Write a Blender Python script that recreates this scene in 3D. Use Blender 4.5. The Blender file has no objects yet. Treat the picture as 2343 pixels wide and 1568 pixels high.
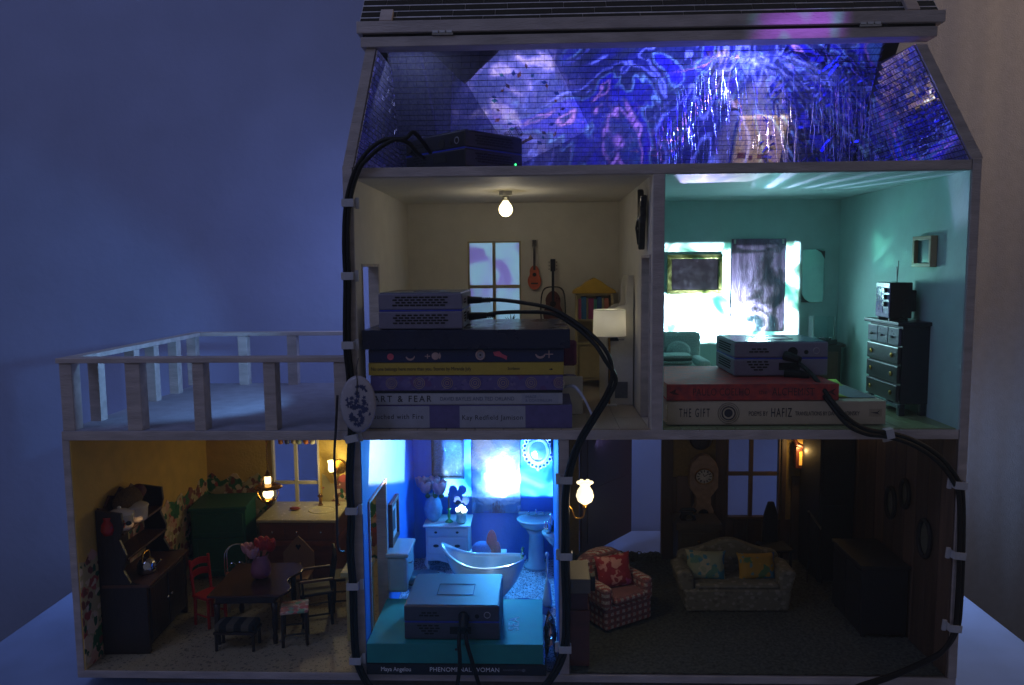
import bpy, math, random
from math import radians as R, sin, cos, pi
from mathutils import Vector, Matrix
random.seed(7)
S = 0.01                      # everything below is written in centimetres
sc = bpy.context.scene
col = sc.collection

# ------------------------------------------------------------------ camera, world, exposure
CAM = (18.06, -72.25, 40.63)
YAW, PIT, ROL, FD = 0.0348, 0.0986, -0.0093, 1884.846 / 2500
_f = Vector((-sin(YAW) * cos(PIT), cos(YAW) * cos(PIT), -sin(PIT)))
_r = Vector((cos(YAW), sin(YAW), 0))
_u = _r.cross(_f)
_r2 = cos(ROL) * _r + sin(ROL) * _u
_u2 = -sin(ROL) * _r + cos(ROL) * _u
cd = bpy.data.cameras.new('camera')
cam = bpy.data.objects.new('camera', cd)
col.objects.link(cam)
cam.matrix_world = Matrix(((_r2.x, _u2.x, -_f.x, CAM[0] * S), (_r2.y, _u2.y, -_f.y, CAM[1] * S), (_r2.z, _u2.z, -_f.z, CAM[2] * S), (0, 0, 0, 1)))
cd.sensor_width = 36
cd.lens = 36 * FD
cd.clip_start = 0.01
cd.clip_end = 50
sc.camera = cam

def at(u, v, x=None, y=None, z=None):
    """the place on a real plane (cm) that belongs to a spot measured in the photograph (2343 x 1568)"""
    d = _f + _r2 * ((u - 1171.5) / (FD * 2343)) - _u2 * ((v - 784) / (FD * 2343))
    C = Vector(CAM)
    if x is not None: t = (x - C.x) / d.x
    elif y is not None: t = (y - C.y) / d.y
    else: t = (z - C.z) / d.z
    return C + d * t

w = bpy.data.worlds.new('World')
sc.world = w
w.use_nodes = True
w.node_tree.nodes['Background'].inputs[0].default_value = (0.68, 0.65, 0.80, 1)
w.node_tree.nodes['Background'].inputs[1].default_value = 0.088
sc.view_settings.view_transform = 'Standard'
sc.view_settings.look = 'None'
sc.view_settings.exposure = 0
sc.render.engine = 'CYCLES'
sc.cycles.use_denoising = True
sc.cycles.max_bounces = 8
sc.cycles.diffuse_bounces = 4
sc.cycles.glossy_bounces = 4
sc.cycles.transmission_bounces = 6
sc.cycles.sample_clamp_indirect = 3
sc.cycles.caustics_reflective = False
sc.cycles.caustics_refractive = False

# ------------------------------------------------------------------ lamps
def aim(loc, target, up=(0, 0, 1)):
    z = (Vector(loc) - Vector(target)).normalized()
    x = Vector(up).cross(z).normalized()
    y = z.cross(x)
    return Matrix(((x.x, y.x, z.x, loc[0] * S), (x.y, y.y, z.y, loc[1] * S), (x.z, y.z, z.z, loc[2] * S), (0, 0, 0, 1)))

def lamp(name, kind, loc, power, color, size=0.2, target=None, angle=60, blend=0.3, sizey=None):
    l = bpy.data.lights.new(name, kind)
    o = bpy.data.objects.new(name, l)
    col.objects.link(o)
    l.energy = power
    l.color = color
    if kind == 'AREA':
        l.size = size * S
        if sizey: l.shape = 'RECTANGLE'; l.size_y = sizey * S
    else: l.shadow_soft_size = size * S
    if kind == 'SPOT': l.spot_size = R(angle); l.spot_blend = blend
    o.matrix_world = aim(loc, target) if target else Matrix.Translation(Vector(loc) * S)
    return o

def slide_lamp(name, loc, target, power, x0, x1, y0, y1, scale, ramp, angle=120, soft=0.02, distort=1.0, stretch=(1, 1, 1), size=0.12, bands=None, up=(0, 0, 1)):
    """a projector beam or an added helper: a spot lamp whose picture is a procedural slide, cut to a rectangle"""
    o = lamp(name, 'SPOT', loc, power, (1, 1, 1), size, target, angle, 0.05)
    o.matrix_world = aim(loc, target, up)
    l = o.data
    l.use_nodes = True
    nt = l.node_tree
    N, L = nt.nodes, nt.links
    em = N['Emission']
    tc = N.new('ShaderNodeTexCoord')
    sp = N.new('ShaderNodeSeparateXYZ')
    L.new(tc.outputs['Normal'], sp.inputs[0])
    def m(op, a, b=None, c=None):
        n = N.new('ShaderNodeMath'); n.operation = op
        for i, q in enumerate((a, b, c)):
            if q is None: continue
            if isinstance(q, (int, float)): n.inputs[i].default_value = q
            else: L.new(q, n.inputs[i])
        return n.outputs[0]
    az = m('ABSOLUTE', sp.outputs['Z'])
    px = m('DIVIDE', sp.outputs['X'], az)
    py = m('DIVIDE', sp.outputs['Y'], az)
    def edge(v, a, rising):
        n = N.new('ShaderNodeMapRange'); n.interpolation_type = 'SMOOTHSTEP'
        L.new(v, n.inputs[0])
        n.inputs[1].default_value = a - soft; n.inputs[2].default_value = a + soft
        n.inputs[3].default_value = 0 if rising else 1; n.inputs[4].default_value = 1 if rising else 0
        return n.outputs[0]
    mask = m('MULTIPLY', m('MULTIPLY', edge(px, x0, True), edge(px, x1, False)), m('MULTIPLY', edge(py, y0, True), edge(py, y1, False)))
    cv = N.new('ShaderNodeCombineXYZ')
    L.new(px, cv.inputs[0]); L.new(py, cv.inputs[1])
    mp = N.new('ShaderNodeMapping'); L.new(cv.outputs[0], mp.inputs[0])
    mp.inputs['Scale'].default_value = stretch
    if bands:
        nz = N.new('ShaderNodeTexWave'); nz.inputs['Scale'].default_value = scale; nz.inputs['Distortion'].default_value = bands
        nz.inputs['Detail'].default_value = 3; nz.inputs['Detail Scale'].default_value = 1.3
    else:
        nz = N.new('ShaderNodeTexNoise'); nz.inputs['Scale'].default_value = scale; nz.inputs['Detail'].default_value = 3
        nz.inputs['Distortion'].default_value = distort
    L.new(mp.outputs[0], nz.inputs['Vector'])
    cr = N.new('ShaderNodeValToRGB')
    L.new(nz.outputs[1 if bands else 0], cr.inputs[0])
    e = cr.color_ramp.elements
    while len(e) < len(ramp): e.new(0.5)
    for i, (p, c) in enumerate(ramp):
        e[i].position = p; e[i].color = (*c, 1)
    mx = N.new('ShaderNodeMix'); mx.data_type = 'RGBA'; mx.blend_type = 'MULTIPLY'; mx.inputs[0].default_value = 1
    L.new(cr.outputs[0], mx.inputs[6]); L.new(mask, mx.inputs[7])
    L.new(mx.outputs[2], em.inputs[0])
    em.inputs[1].default_value = 1
    return o

# ------------------------------------------------------------------ materials
def lin(h):
    if isinstance(h, (tuple, list)): return tuple(h)
    h = h.lstrip('#')
    return tuple(((int(h[i:i + 2], 16) / 255 + 0.055) / 1.055) ** 2.4 if int(h[i:i + 2], 16) > 10 else int(h[i:i + 2], 16) / 255 / 12.92 for i in (0, 2, 4))

MATS = {}
def base_mat(name):
    m = bpy.data.materials.new(name)
    m.use_nodes = True
    return m, m.node_tree.nodes, m.node_tree.links, m.node_tree.nodes['Principled BSDF']

def coords(N, L, sx=100, sy=100, sz=100, kind='Object'):
    tc = N.new('ShaderNodeTexCoord'); mp = N.new('ShaderNodeMapping')
    L.new(tc.outputs[kind], mp.inputs[0])
    mp.inputs['Scale'].default_value = (sx, sy, sz)
    return mp.outputs[0]

def mixc(N, L, a, b, fac, mode='MIX'):
    n = N.new('ShaderNodeMix'); n.data_type = 'RGBA'; n.blend_type = mode
    for i, q in ((6, a), (7, b), (0, fac)):
        if hasattr(q, 'links') or isinstance(q, bpy.types.NodeSocket): L.new(q, n.inputs[i])
        elif i == 0: n.inputs[0].default_value = q
        else: n.inputs[i].default_value = (*q, 1)
    return n.outputs[2]

def mat(name, c, rough=0.5, metal=0.0, var=0.18, scale=1.5, bump=0.05, stretch=(1, 1, 1), spec=0.5, coat=0, dirt=None):
    if name in MATS: return MATS[name]
    m, N, L, B = base_mat(name)
    c = lin(c)
    v = coords(N, L, 100 * stretch[0], 100 * stretch[1], 100 * stretch[2])
    nz = N.new('ShaderNodeTexNoise'); nz.inputs['Scale'].default_value = scale; nz.inputs['Detail'].default_value = 5
    L.new(v, nz.inputs['Vector'])
    dk = tuple(x * (1 - var) for x in c); lt = tuple(min(1, x * (1 + var)) for x in c)
    if dirt: dk = lin(dirt)
    cr = N.new('ShaderNodeMapRange'); cr.inputs[1].default_value = 0.3; cr.inputs[2].default_value = 0.7
    L.new(nz.outputs[0], cr.inputs[0])
    L.new(mixc(N, L, dk, lt, cr.outputs[0]), B.inputs['Base Color'])
    rr = N.new('ShaderNodeMapRange'); rr.inputs[3].default_value = max(0.02, rough - 0.08); rr.inputs[4].default_value = min(1, rough + 0.08)
    L.new(nz.outputs[0], rr.inputs[0]); L.new(rr.outputs[0], B.inputs['Roughness'])
    B.inputs['Metallic'].default_value = metal
    B.inputs['Specular IOR Level'].default_value = spec
    B.inputs['Coat Weight'].default_value = coat
    if bump:
        bp = N.new('ShaderNodeBump'); bp.inputs['Strength'].default_value = bump * 4; bp.inputs['Distance'].default_value = 0.0006
        n2 = N.new('ShaderNodeTexNoise'); n2.inputs['Scale'].default_value = scale * 6; n2.inputs['Detail'].default_value = 4
        L.new(v, n2.inputs['Vector'])
        L.new(n2.outputs[0], bp.inputs['Height']); L.new(bp.outputs[0], B.inputs['Normal'])
    MATS[name] = m
    return m

def glow(name, c, strength):
    if name in MATS: return MATS[name]
    m, N, L, B = base_mat(name)
    B.inputs['Base Color'].default_value = (*lin(c), 1)
    B.inputs['Emission Color'].default_value = (*lin(c), 1)
    B.inputs['Emission Strength'].default_value = strength
    MATS[name] = m
    return m

def glass(name, c=(0.9, 0.95, 1), rough=0.05):
    if name in MATS: return MATS[name]
    m, N, L, B = base_mat(name)
    B.inputs['Base Color'].default_value = (*lin(c), 1)
    B.inputs['Roughness'].default_value = rough
    B.inputs['Transmission Weight'].default_value = 1
    B.inputs['IOR'].default_value = 1.15
    MATS[name] = m
    return m

def sheer(name, c, trans=0.6):
    """thin paper, frosted film or cloth that lets light through"""
    if name in MATS: return MATS[name]
    m, N, L, B = base_mat(name)
    t = N.new('ShaderNodeBsdfTranslucent'); t.inputs[0].default_value = (*lin(c), 1)
    B.inputs['Base Color'].default_value = (*lin(c), 1); B.inputs['Roughness'].default_value = 0.6
    mx = N.new('ShaderNodeMixShader'); mx.inputs[0].default_value = trans
    L.new(B.outputs[0], mx.inputs[1]); L.new(t.outputs[0], mx.inputs[2])
    L.new(mx.outputs[0], N['Material Output'].inputs[0])
    MATS[name] = m
    return m

def blotch(name, ground, spots, scale=1.0, size=0.42, rough=0.7, second=None, bump=0.03, jitter=1.0):
    """printed flowers / patches: voronoi cells carry round blots of the given colours"""
    if name in MATS: return MATS[name]
    m, N, L, B = base_mat(name)
    v = coords(N, L)
    nz = N.new('ShaderNodeTexNoise'); nz.inputs['Scale'].default_value = scale * 2.2; nz.inputs['Detail'].default_value = 2
    L.new(v, nz.inputs['Vector'])
    ad = N.new('ShaderNodeVectorMath'); ad.operation = 'MULTIPLY_ADD'
    L.new(nz.outputs[1], ad.inputs[0]); ad.inputs[1].default_value = (0.55 * jitter / scale,) * 3; L.new(v, ad.inputs[2])
    def layer(sc_, sz, cols, under):
        vo = N.new('ShaderNodeTexVoronoi'); vo.inputs['Scale'].default_value = sc_
        L.new(ad.outputs[0], vo.inputs['Vector'])
        mr = N.new('ShaderNodeMapRange'); mr.inputs[1].default_value = sz - 0.04; mr.inputs[2].default_value = sz + 0.04
        mr.inputs[3].default_value = 1; mr.inputs[4].default_value = 0
        L.new(vo.outputs['Distance'], mr.inputs[0])
        cr = N.new('ShaderNodeValToRGB'); cr.color_ramp.interpolation = 'CONSTANT'
        sp = N.new('ShaderNodeSeparateColor'); L.new(vo.outputs['Color'], sp.inputs[0]); L.new(sp.outputs[0], cr.inputs[0])
        e = cr.color_ramp.elements
        while len(e) < len(cols): e.new(0.5)
        for i, c in enumerate(cols):
            e[i].position = i / len(cols); e[i].color = (*lin(c), 1)
        return mixc(N, L, under, cr.outputs[0], mr.outputs[0])
    o = layer(scale, size, spots, lin(ground))
    if second: o = layer(scale * 2.3, size * 0.75, second, o)
    L.new(o, B.inputs['Base Color']); B.inputs['Roughness'].default_value = rough
    MATS[name] = m
    return m

def checker_cloth(name, c1, c2, c3, sx, sy, sz, rough=0.9):
    if name in MATS: return MATS[name]
    m, N, L, B = base_mat(name)
    v = coords(N, L)
    sp = N.new('ShaderNodeSeparateXYZ'); L.new(v, sp.inputs[0])
    def wv(sock, f):
        n = N.new('ShaderNodeMath'); n.operation = 'MULTIPLY'; L.new(sock, n.inputs[0]); n.inputs[1].default_value = f
        s = N.new('ShaderNodeMath'); s.operation = 'SINE'; L.new(n.outputs[0], s.inputs[0])
        g = N.new('ShaderNodeMapRange'); g.inputs[1].default_value = -0.35; g.inputs[2].default_value = 0.35; L.new(s.outputs[0], g.inputs[0])
        return g.outputs[0]
    ad = N.new('ShaderNodeMath'); ad.operation = 'ADD'; L.new(sp.outputs[0], ad.inputs[0]); L.new(sp.outputs[1], ad.inputs[1])
    a = mixc(N, L, lin(c1), lin(c2), wv(ad.outputs[0], sx))
    b = mixc(N, L, a, lin(c3), wv(sp.outputs[2], sz))
    nz = N.new('ShaderNodeTexNoise'); nz.inputs['Scale'].default_value = 9; L.new(v, nz.inputs['Vector'])
    g = N.new('ShaderNodeMapRange'); g.inputs[1].default_value = 0.4; g.inputs[2].default_value = 0.62; L.new(nz.outputs[0], g.inputs[0])
    L.new(mixc(N, L, b, mixc(N, L, b, (0.05, 0.03, 0.04), 0.6), g.outputs[0]), B.inputs['Base Color'])
    bp = N.new('ShaderNodeBump'); bp.inputs['Strength'].default_value = 0.6; bp.inputs['Distance'].default_value = 0.001
    L.new(nz.outputs[0], bp.inputs['Height']); L.new(bp.outputs[0], B.inputs['Normal'])
    B.inputs['Roughness'].default_value = rough
    MATS[name] = m
    return m

WOODW = mat('painted_wood', '#b5aba6', 0.55, var=0.2, scale=1.2, bump=0.25, stretch=(0.25, 1, 1))
FLOORW = mat('scuffed_white_board', '#8f8f9c', 0.6, var=0.15, scale=0.6, bump=0.2)
CREAM = mat('cream_paint', '#d6d2c8', 0.7, var=0.05, scale=0.5, bump=0.12)
MINT = mat('mint_paint', '#b2d4d2', 0.62, var=0.05, scale=0.5, bump=0.1)
MINTC = mat('ceiling_white', '#c8e2e4', 0.6, var=0.05, scale=0.6, bump=0.1)
YELLOW = mat('mustard_paint', '#cfa950', 0.8, var=0.1, scale=0.5, bump=0.25)
BLUEP = mat('bathroom_blue_paint', '#2f76d6', 0.65, var=0.06, scale=0.5, bump=0.15)
DWOOD = mat('dark_walnut', '#241712', 0.38, var=0.35, scale=0.8, bump=0.15, stretch=(1, 1, 0.2))
BWOOD = mat('brown_wood', '#573626', 0.45, var=0.3, scale=0.8, bump=0.15, stretch=(1, 1, 0.2))
MWOOD = mat('red_brown_wood', '#5d2c20', 0.4, var=0.25, scale=0.8, bump=0.1, stretch=(0.3, 1, 1))
BLACKP = mat('black_rubber', '#0a0a0d', 0.5, var=0.2, bump=0.04, spec=0.25)
BLACKM = mat('black_enamel', '#0b0b0d', 0.25, var=0.2, bump=0.02)
WHITEP = mat('white_plastic', '#cfd0d0', 0.4, var=0.05, bump=0.02)
PORC = mat('porcelain', '#a8c0c8', 0.12, var=0.04, bump=0.01, coat=0.3)
BRASS = mat('brass', '#b8893a', 0.25, metal=1, var=0.15, bump=0.02)
CHROME = mat('chrome', '#c8ccd0', 0.12, metal=1, var=0.08, bump=0.01)
MIRROR = mat('mirror_silver', '#b6b2c4', 0.07, metal=1, var=0.08, bump=0.02)
PAGES = mat('page_edges', '#b9ae93', 0.85, var=0.15, scale=2, bump=0.3, stretch=(0.1, 0.1, 6))
INK = mat('black_ink', '#1b1c26', 0.6, bump=0)
WINK = mat('white_ink', '#f2f4f6', 0.8, bump=0)
RED = mat('red_paint', '#a81812', 0.45, var=0.1)
GREEN = mat('green_icebox_paint', '#28664c', 0.45, var=0.12)

# ------------------------------------------------------------------ mesh builder
class MB:
    def __init__(s): s.v = []; s.f = []; s.m = Matrix.Identity(4)
    def add(s, vs, fs):
        b = len(s.v); s.v += [s.m @ Vector(p) for p in vs]; s.f += [tuple(i + b for i in f) for f in fs]; return s
    def box(s, x0, x1, y0, y1, z0, z1):
        return s.add([(x, y, z) for z in (z0, z1) for y in (y0, y1) for x in (x0, x1)],
                     [(0, 2, 3, 1), (4, 5, 7, 6), (0, 1, 5, 4), (2, 6, 7, 3), (0, 4, 6, 2), (1, 3, 7, 5)])
    def cyl(s, p0, p1, r0, r1=None, n=12):
        r1 = r0 if r1 is None else r1
        p0, p1 = Vector(p0), Vector(p1); d = (p1 - p0).normalized()
        a = d.orthogonal().normalized(); b = d.cross(a)
        vs = []
        for p, r in ((p0, r0), (p1, r1)):
            vs += [p + (a * cos(2 * pi * i / n) + b * sin(2 * pi * i / n)) * r for i in range(n)]
        fs = [(i, (i + 1) % n, n + (i + 1) % n, n + i) for i in range(n)] + [tuple(range(n - 1, -1, -1)), tuple(range(n, 2 * n))]
        return s.add(vs, fs)
    def lathe(s, prof, cx=0, cy=0, n=20, sx=1, sy=1):
        vs = []
        for r, z in prof: vs += [(cx + r * cos(2 * pi * i / n) * sx, cy + r * sin(2 * pi * i / n) * sy, z) for i in range(n)]
        fs = [(k * n + i, k * n + (i + 1) % n, (k + 1) * n + (i + 1) % n, (k + 1) * n + i) for k in range(len(prof) - 1) for i in range(n)]
        if prof[0][0] > 1e-4: fs.append(tuple(range(n - 1, -1, -1)))
        if prof[-1][0] > 1e-4: fs.append(tuple((len(prof) - 1) * n + i for i in range(n)))
        return s.add(vs, fs)
    def ball(s, c, rx, ry=None, rz=None, n=12, k=8):
        ry = rx if ry is None else ry; rz = rx if rz is None else rz
        prof = [(sin(pi * j / k), -cos(pi * j / k)) for j in range(k + 1)]
        vs = [(c[0] + rx * r * cos(2 * pi * i / n), c[1] + ry * r * sin(2 * pi * i / n), c[2] + rz * z) for r, z in prof for i in range(n)]
        fs = [(a * n + i, a * n + (i + 1) % n, (a + 1) * n + (i + 1) % n, (a + 1) * n + i) for a in range(k) for i in range(n)]
        return s.add(vs, fs)
    def prism(s, poly, a, b, axis='y'):
        """a flat outline with thickness; poly is in the two other axes (x,z for y; y,z for x; x,y for z)"""
        def P(p, t):
            return {'y': (p[0], t, p[1]), 'x': (t, p[0], p[1]), 'z': (p[0], p[1], t)}[axis]
        n = len(poly)
        return s.add([P(p, a) for p in poly] + [P(p, b) for p in poly],
                     [tuple(range(n)), tuple(range(2 * n - 1, n - 1, -1))] + [(i, n + i, n + (i + 1) % n, (i + 1) % n) for i in range(n)])
    def tube(s, pts, r, n=8, closed=False, taper=None):
        pts = [Vector(p) for p in pts]; m = len(pts); vs = []; pa = None
        for i, p in enumerate(pts):
            d = (pts[(i + 1) % m] - pts[i - 1]) if closed else (pts[min(i + 1, m - 1)] - pts[max(i - 1, 0)])
            d.normalize()
            a = d.orthogonal().normalized() if pa is None else (pa - d * pa.dot(d)).normalized()
            pa = a; b = d.cross(a)
            rr = r if taper is None else r * (taper[0] + (taper[1] - taper[0]) * i / (m - 1))
            vs += [p + (a * cos(2 * pi * j / n) + b * sin(2 * pi * j / n)) * rr for j in range(n)]
        fs = [(i * n + j, i * n + (j + 1) % n, ((i + 1) % m) * n + (j + 1) % n, ((i + 1) % m) * n + j) for i in range(m if closed else m - 1) for j in range(n)]
        if not closed: fs += [tuple(range(n - 1, -1, -1)), tuple((m - 1) * n + j for j in range(n))]
        return s.add(vs, fs)
    def grid(s, nx, ny, fn):
        vs = [fn(i / nx, j / ny) for j in range(ny + 1) for i in range(nx + 1)]
        fs = [(j * (nx + 1) + i, j * (nx + 1) + i + 1, (j + 1) * (nx + 1) + i + 1, (j + 1) * (nx + 1) + i) for j in range(ny) for i in range(nx)]
        return s.add(vs, fs)
    def ring(s, c, rx, rz, r, axis='y', n=28, k=8):
        pts = []
        for i in range(n):
            a = 2 * pi * i / n; p, q = rx * cos(a), rz * sin(a)
            pts.append({'y': (c[0] + p, c[1], c[2] + q), 'x': (c[0], c[1] + p, c[2] + q), 'z': (c[0] + p, c[1] + q, c[2])}[axis])
        return s.tube(pts, r, k, closed=True)
    def build(s, name, material, parent=None, world=False, smooth=False, bevel=0, subsurf=0, solid=0, label=None, kind=None):
        me = bpy.data.meshes.new(name)
        off = Vector(parent['org']) if (world and parent is not None and 'org' in parent) else Vector((0, 0, 0))
        me.from_pydata([tuple((Vector(p) - off) * S) for p in s.v], [], s.f)
        me.update()
        me.materials.append(material)
        if smooth: me.polygons.foreach_set('use_smooth', [True] * len(me.polygons))
        o = bpy.data.objects.new(name, me)
        col.objects.link(o)
        if parent is not None: o.parent = parent
        if solid:
            q = o.modifiers.new('solid', 'SOLIDIFY'); q.thickness = solid * S; q.offset = 0
        if bevel:
            q = o.modifiers.new('bevel', 'BEVEL'); q.width = bevel * S; q.segments = 2; q.limit_method = 'ANGLE'; q.angle_limit = R(40)
        if subsurf:
            q = o.modifiers.new('sub', 'SUBSURF'); q.levels = subsurf; q.render_levels = subsurf
        if label: o['label'] = label
        if kind: o['kind'] = kind
        return o

def B(*a): return MB().box(*a)

def thing(name, label, cat, loc=(0, 0, 0), rz=0, group=None, rx=0, ry=0):
    o = bpy.data.objects.new(name, None)
    col.objects.link(o)
    o.location = Vector(loc) * S
    o.rotation_euler = (R(rx), R(ry), R(rz))
    o.empty_display_size = 0.01
    o['label'] = label; o['category'] = cat; o['org'] = tuple(loc)
    if group: o['group'] = group
    return o

def tag(o, label, cat, group=None):
    o['label'] = label; o['category'] = cat
    if group: o['group'] = group
    return o

def dup_part(o, parent, loc=None, rot=None):
    c = o.copy(); col.objects.link(c); c.parent = parent
    if loc is not None: c.location = Vector(loc) * S
    if rot is not None: c.rotation_euler = rot
    return c

def dup_tree(o, parent=None):
    c = o.copy(); col.objects.link(c)
    if parent is not None: c.parent = parent
    for ch in list(o.children): dup_tree(ch, c)
    return c

def text(s, size, loc, parent, material=INK, name='lettering', rot=(90, 0, 0), align='LEFT', sx=1.0, depth=0.012, space=1.0, width=None):
    cu = bpy.data.curves.new(name, 'FONT')
    cu.body = s; cu.size = size * S; cu.extrude = depth * S
    cu.align_x = align; cu.align_y = 'CENTER'; cu.space_character = space
    cu.materials.append(material)
    o = bpy.data.objects.new(name, cu)
    col.objects.link(o); o.parent = parent
    off = Vector(parent['org']) if 'org' in parent else Vector((0, 0, 0))
    o.location = (Vector(loc)) * S
    o.rotation_euler = tuple(R(a) for a in rot)
    o.scale = (sx, 1, 1)
    if width: o['fit'] = width * S
    return o

def smooth_path(pts, k=6):
    pts = [Vector(p) for p in pts]; out = []
    for i in range(len(pts) - 1):
        p0, p1, p2, p3 = pts[max(i - 1, 0)], pts[i], pts[i + 1], pts[min(i + 2, len(pts) - 1)]
        for j in range(k):
            t = j / k
            out.append(0.5 * ((2 * p1) + (p2 - p0) * t + (2 * p0 - 5 * p1 + 4 * p2 - p3) * t * t + (3 * p1 - p0 - 3 * p2 + p3) * t ** 3))
    out.append(pts[-1])
    return out
# ------------------------------------------------------------------ the room around the dollhouse
def struct(o):
    o['kind'] = 'structure'; return o
WALLP = mat('room_wall_blue_cast', '#929ec4', 0.85, var=0.06, scale=0.12, bump=0.25)  # wall taken as white; the blue light on it is put into its colour
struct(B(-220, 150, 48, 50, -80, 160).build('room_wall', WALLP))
struct(B(-220, 150, -160, 48, -82, -80).build('room_floor', mat('room_floor_boards', '#4a4038', 0.6, scale=0.05)))
cur = MB()
def curt(a, b):
    x = 66 + a * 50
    return (x, 43.5 + 0.3 * sin(x * 0.22 + 1) + 0.1 * sin(x * 0.51 + 1 + b) + 0.04 * sin(x * 1.5 + 2 * b), -60 + b * 200)
cur.grid(150, 2, curt)
tag(cur.build('curtain', mat('curtain_cloth', '#b2b2b8', 0.95, var=0.06, scale=1.0, bump=0.3), smooth=True, solid=0.15), 'pale beige curtain hanging in soft folds at the right of the dollhouse', 'curtain')
tb = thing('table', 'white table that the dollhouse stands on', 'table', (14, 5, -1.2))
TABLEM = mat('table_laminate', '#93a8d2', 0.4, var=0.12, scale=0.15, bump=0.04)  # blue light on the white laminate is put into its colour
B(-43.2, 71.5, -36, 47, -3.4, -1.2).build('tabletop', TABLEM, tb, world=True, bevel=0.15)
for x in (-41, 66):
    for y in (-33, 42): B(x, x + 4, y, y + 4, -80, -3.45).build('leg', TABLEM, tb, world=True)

# ------------------------------------------------------------------ the dollhouse
DH = thing('dollhouse', 'open-fronted white wooden dollhouse with balcony, attic and lit rooms', 'dollhouse', (0, 0, 0))
def hb(name, m, *a, parent=None, bevel=0.05, label=None):
    return B(*a).build(name, m, parent or DH, bevel=bevel, label=label)
def holed(name, m, plane, t0, t1, a0, a1, z0, z1, holes, label=None):
    """a wall with rectangular openings: plane 'y' runs along x, plane 'x' runs along y"""
    mb = MB()
    xs = sorted({a0, a1, *[h[0] for h in holes], *[h[1] for h in holes]})
    zs = sorted({z0, z1, *[h[2] for h in holes], *[h[3] for h in holes]})
    for i in range(len(xs) - 1):
        for j in range(len(zs) - 1):
            cx, cz = (xs[i] + xs[i + 1]) / 2, (zs[j] + zs[j + 1]) / 2
            if any(h[0] < cx < h[1] and h[2] < cz < h[3] for h in holes): continue
            if plane == 'y': mb.box(xs[i], xs[i + 1], t0, t1, zs[j], zs[j + 1])
            else: mb.box(t0, t1, xs[i], xs[i + 1], zs[j], zs[j + 1])
    return mb.build(name, m, DH, label=label)
Z0, Z1, Z2, Z3, Z4, Z5 = 0.0, 0.73, 24.17, 25.06, 48.93, 49.8
hb('base_plinth', mat('plinth_wood', '#6a6460', 0.7, var=0.2), -22, 56, 1.2, 29, -1.19, -0.02)
hb('ground_floor', WOODW, -28.3, 58, -0.12, 30.6, Z0, Z1)
hb('middle_floor', WOODW, -28.3, 57.16, -0.1, 30.6, Z2, Z3)
hb('attic_floor', WOODW, 0.96, 57.16, -0.1, 30.6, Z4, Z5)
hb('outer_wall', WOODW, -28.32, -27.6, -0.08, 30.6, Z1, Z2)
holed('inner_wall', WOODW, 'x', 0.0, 0.86, -0.06, 30.6, Z1, Z2, [(2.2, 11.0, Z1, 17.4)])
holed('outer_wall', WOODW, 'x', -0.02, 0.86, -0.16, 30.6, Z3 + 0.01, 49.9, [(2.4, 10.5, Z3 + 0.01, 41.0)])
hb('inner_wall', WOODW, 19.93, 20.87, -0.02, 30, Z1, Z2)
holed('inner_wall', WOODW, 'x', 28.68, 29.67, -0.06, 30, Z3, Z4, [(0.9, 7.1, Z3, 41.6)])
hb('outer_wall', WOODW, 57.24, 58.05, -0.12, 30.6, Z1, 49.9)
# back walls with their openings
WK = (-18.4, -11.9, 8.0, 20.5); WB = (8.78, 15.78, 31.5, 43.9); WL = (43.1, 50.2, 6.6, 20.0); DL = (23.4, 34.47, Z1, 20.5)
holed('back_wall', WOODW, 'y', 30.0, 30.6, -27.6, 57.24, Z1, Z2, [WK, WL, DL])
holed('back_wall', WOODW, 'y', 30.0, 30.6, 0.86, 57.24, Z3, Z4, [WB])
# painted linings
def lining(m, *a, name='painted_wall', label=None): return hb(name, m, *a, bevel=0, label=label)
lining(YELLOW, -27.6, -27.5, 0.0, 29.9, Z1, Z2)
holed('painted_wall', YELLOW, 'y', 29.9, 30.0, -27.5, -0.0, Z1, Z2, [WK])
holed('painted_wall', BLUEP, 'x', 0.86, 0.94, -0.02, 30.0, Z1, Z2, [(2.2, 11.0, Z1, 17.4)])
lining(BLUEP, 0.94, 19.85, 29.9, 30, Z1, Z2)
lining(BLUEP, 19.85, 19.93, 0.0, 29.9, Z1, Z2)
holed('painted_wall', CREAM, 'x', 0.86, 0.94, -0.12, 30.0, Z3, Z4, [(2.4, 10.5, Z3, 41.0)])
holed('painted_wall', CREAM, 'y', 29.9, 30.0, 0.94, 28.6, Z3, Z4, [WB])
holed('painted_wall', CREAM, 'x', 28.6, 28.68, 0.05, 29.9, Z3, Z4, [(0.9, 7.1, Z3, 41.6)])
hb('ceiling', CREAM, 0.95, 28.55, 0.1, 29.9, Z4 - 0.08, Z4 - 0.005, bevel=0)
holed('painted_wall', MINT, 'x', 29.67, 29.75, 0.05, 29.9, Z3, Z4, [(0.9, 7.1, Z3, 41.6)])
lining(MINT, 29.75, 57.1, 29.9, 30, Z3, Z4)
lining(MINT, 57.1, 57.24, 0.02, 29.995, Z3, Z4)
hb('ceiling', MINTC, 29.78, 57.08, 0.1, 29.88, Z4 - 0.08, Z4 - 0.005, bevel=0)
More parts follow.
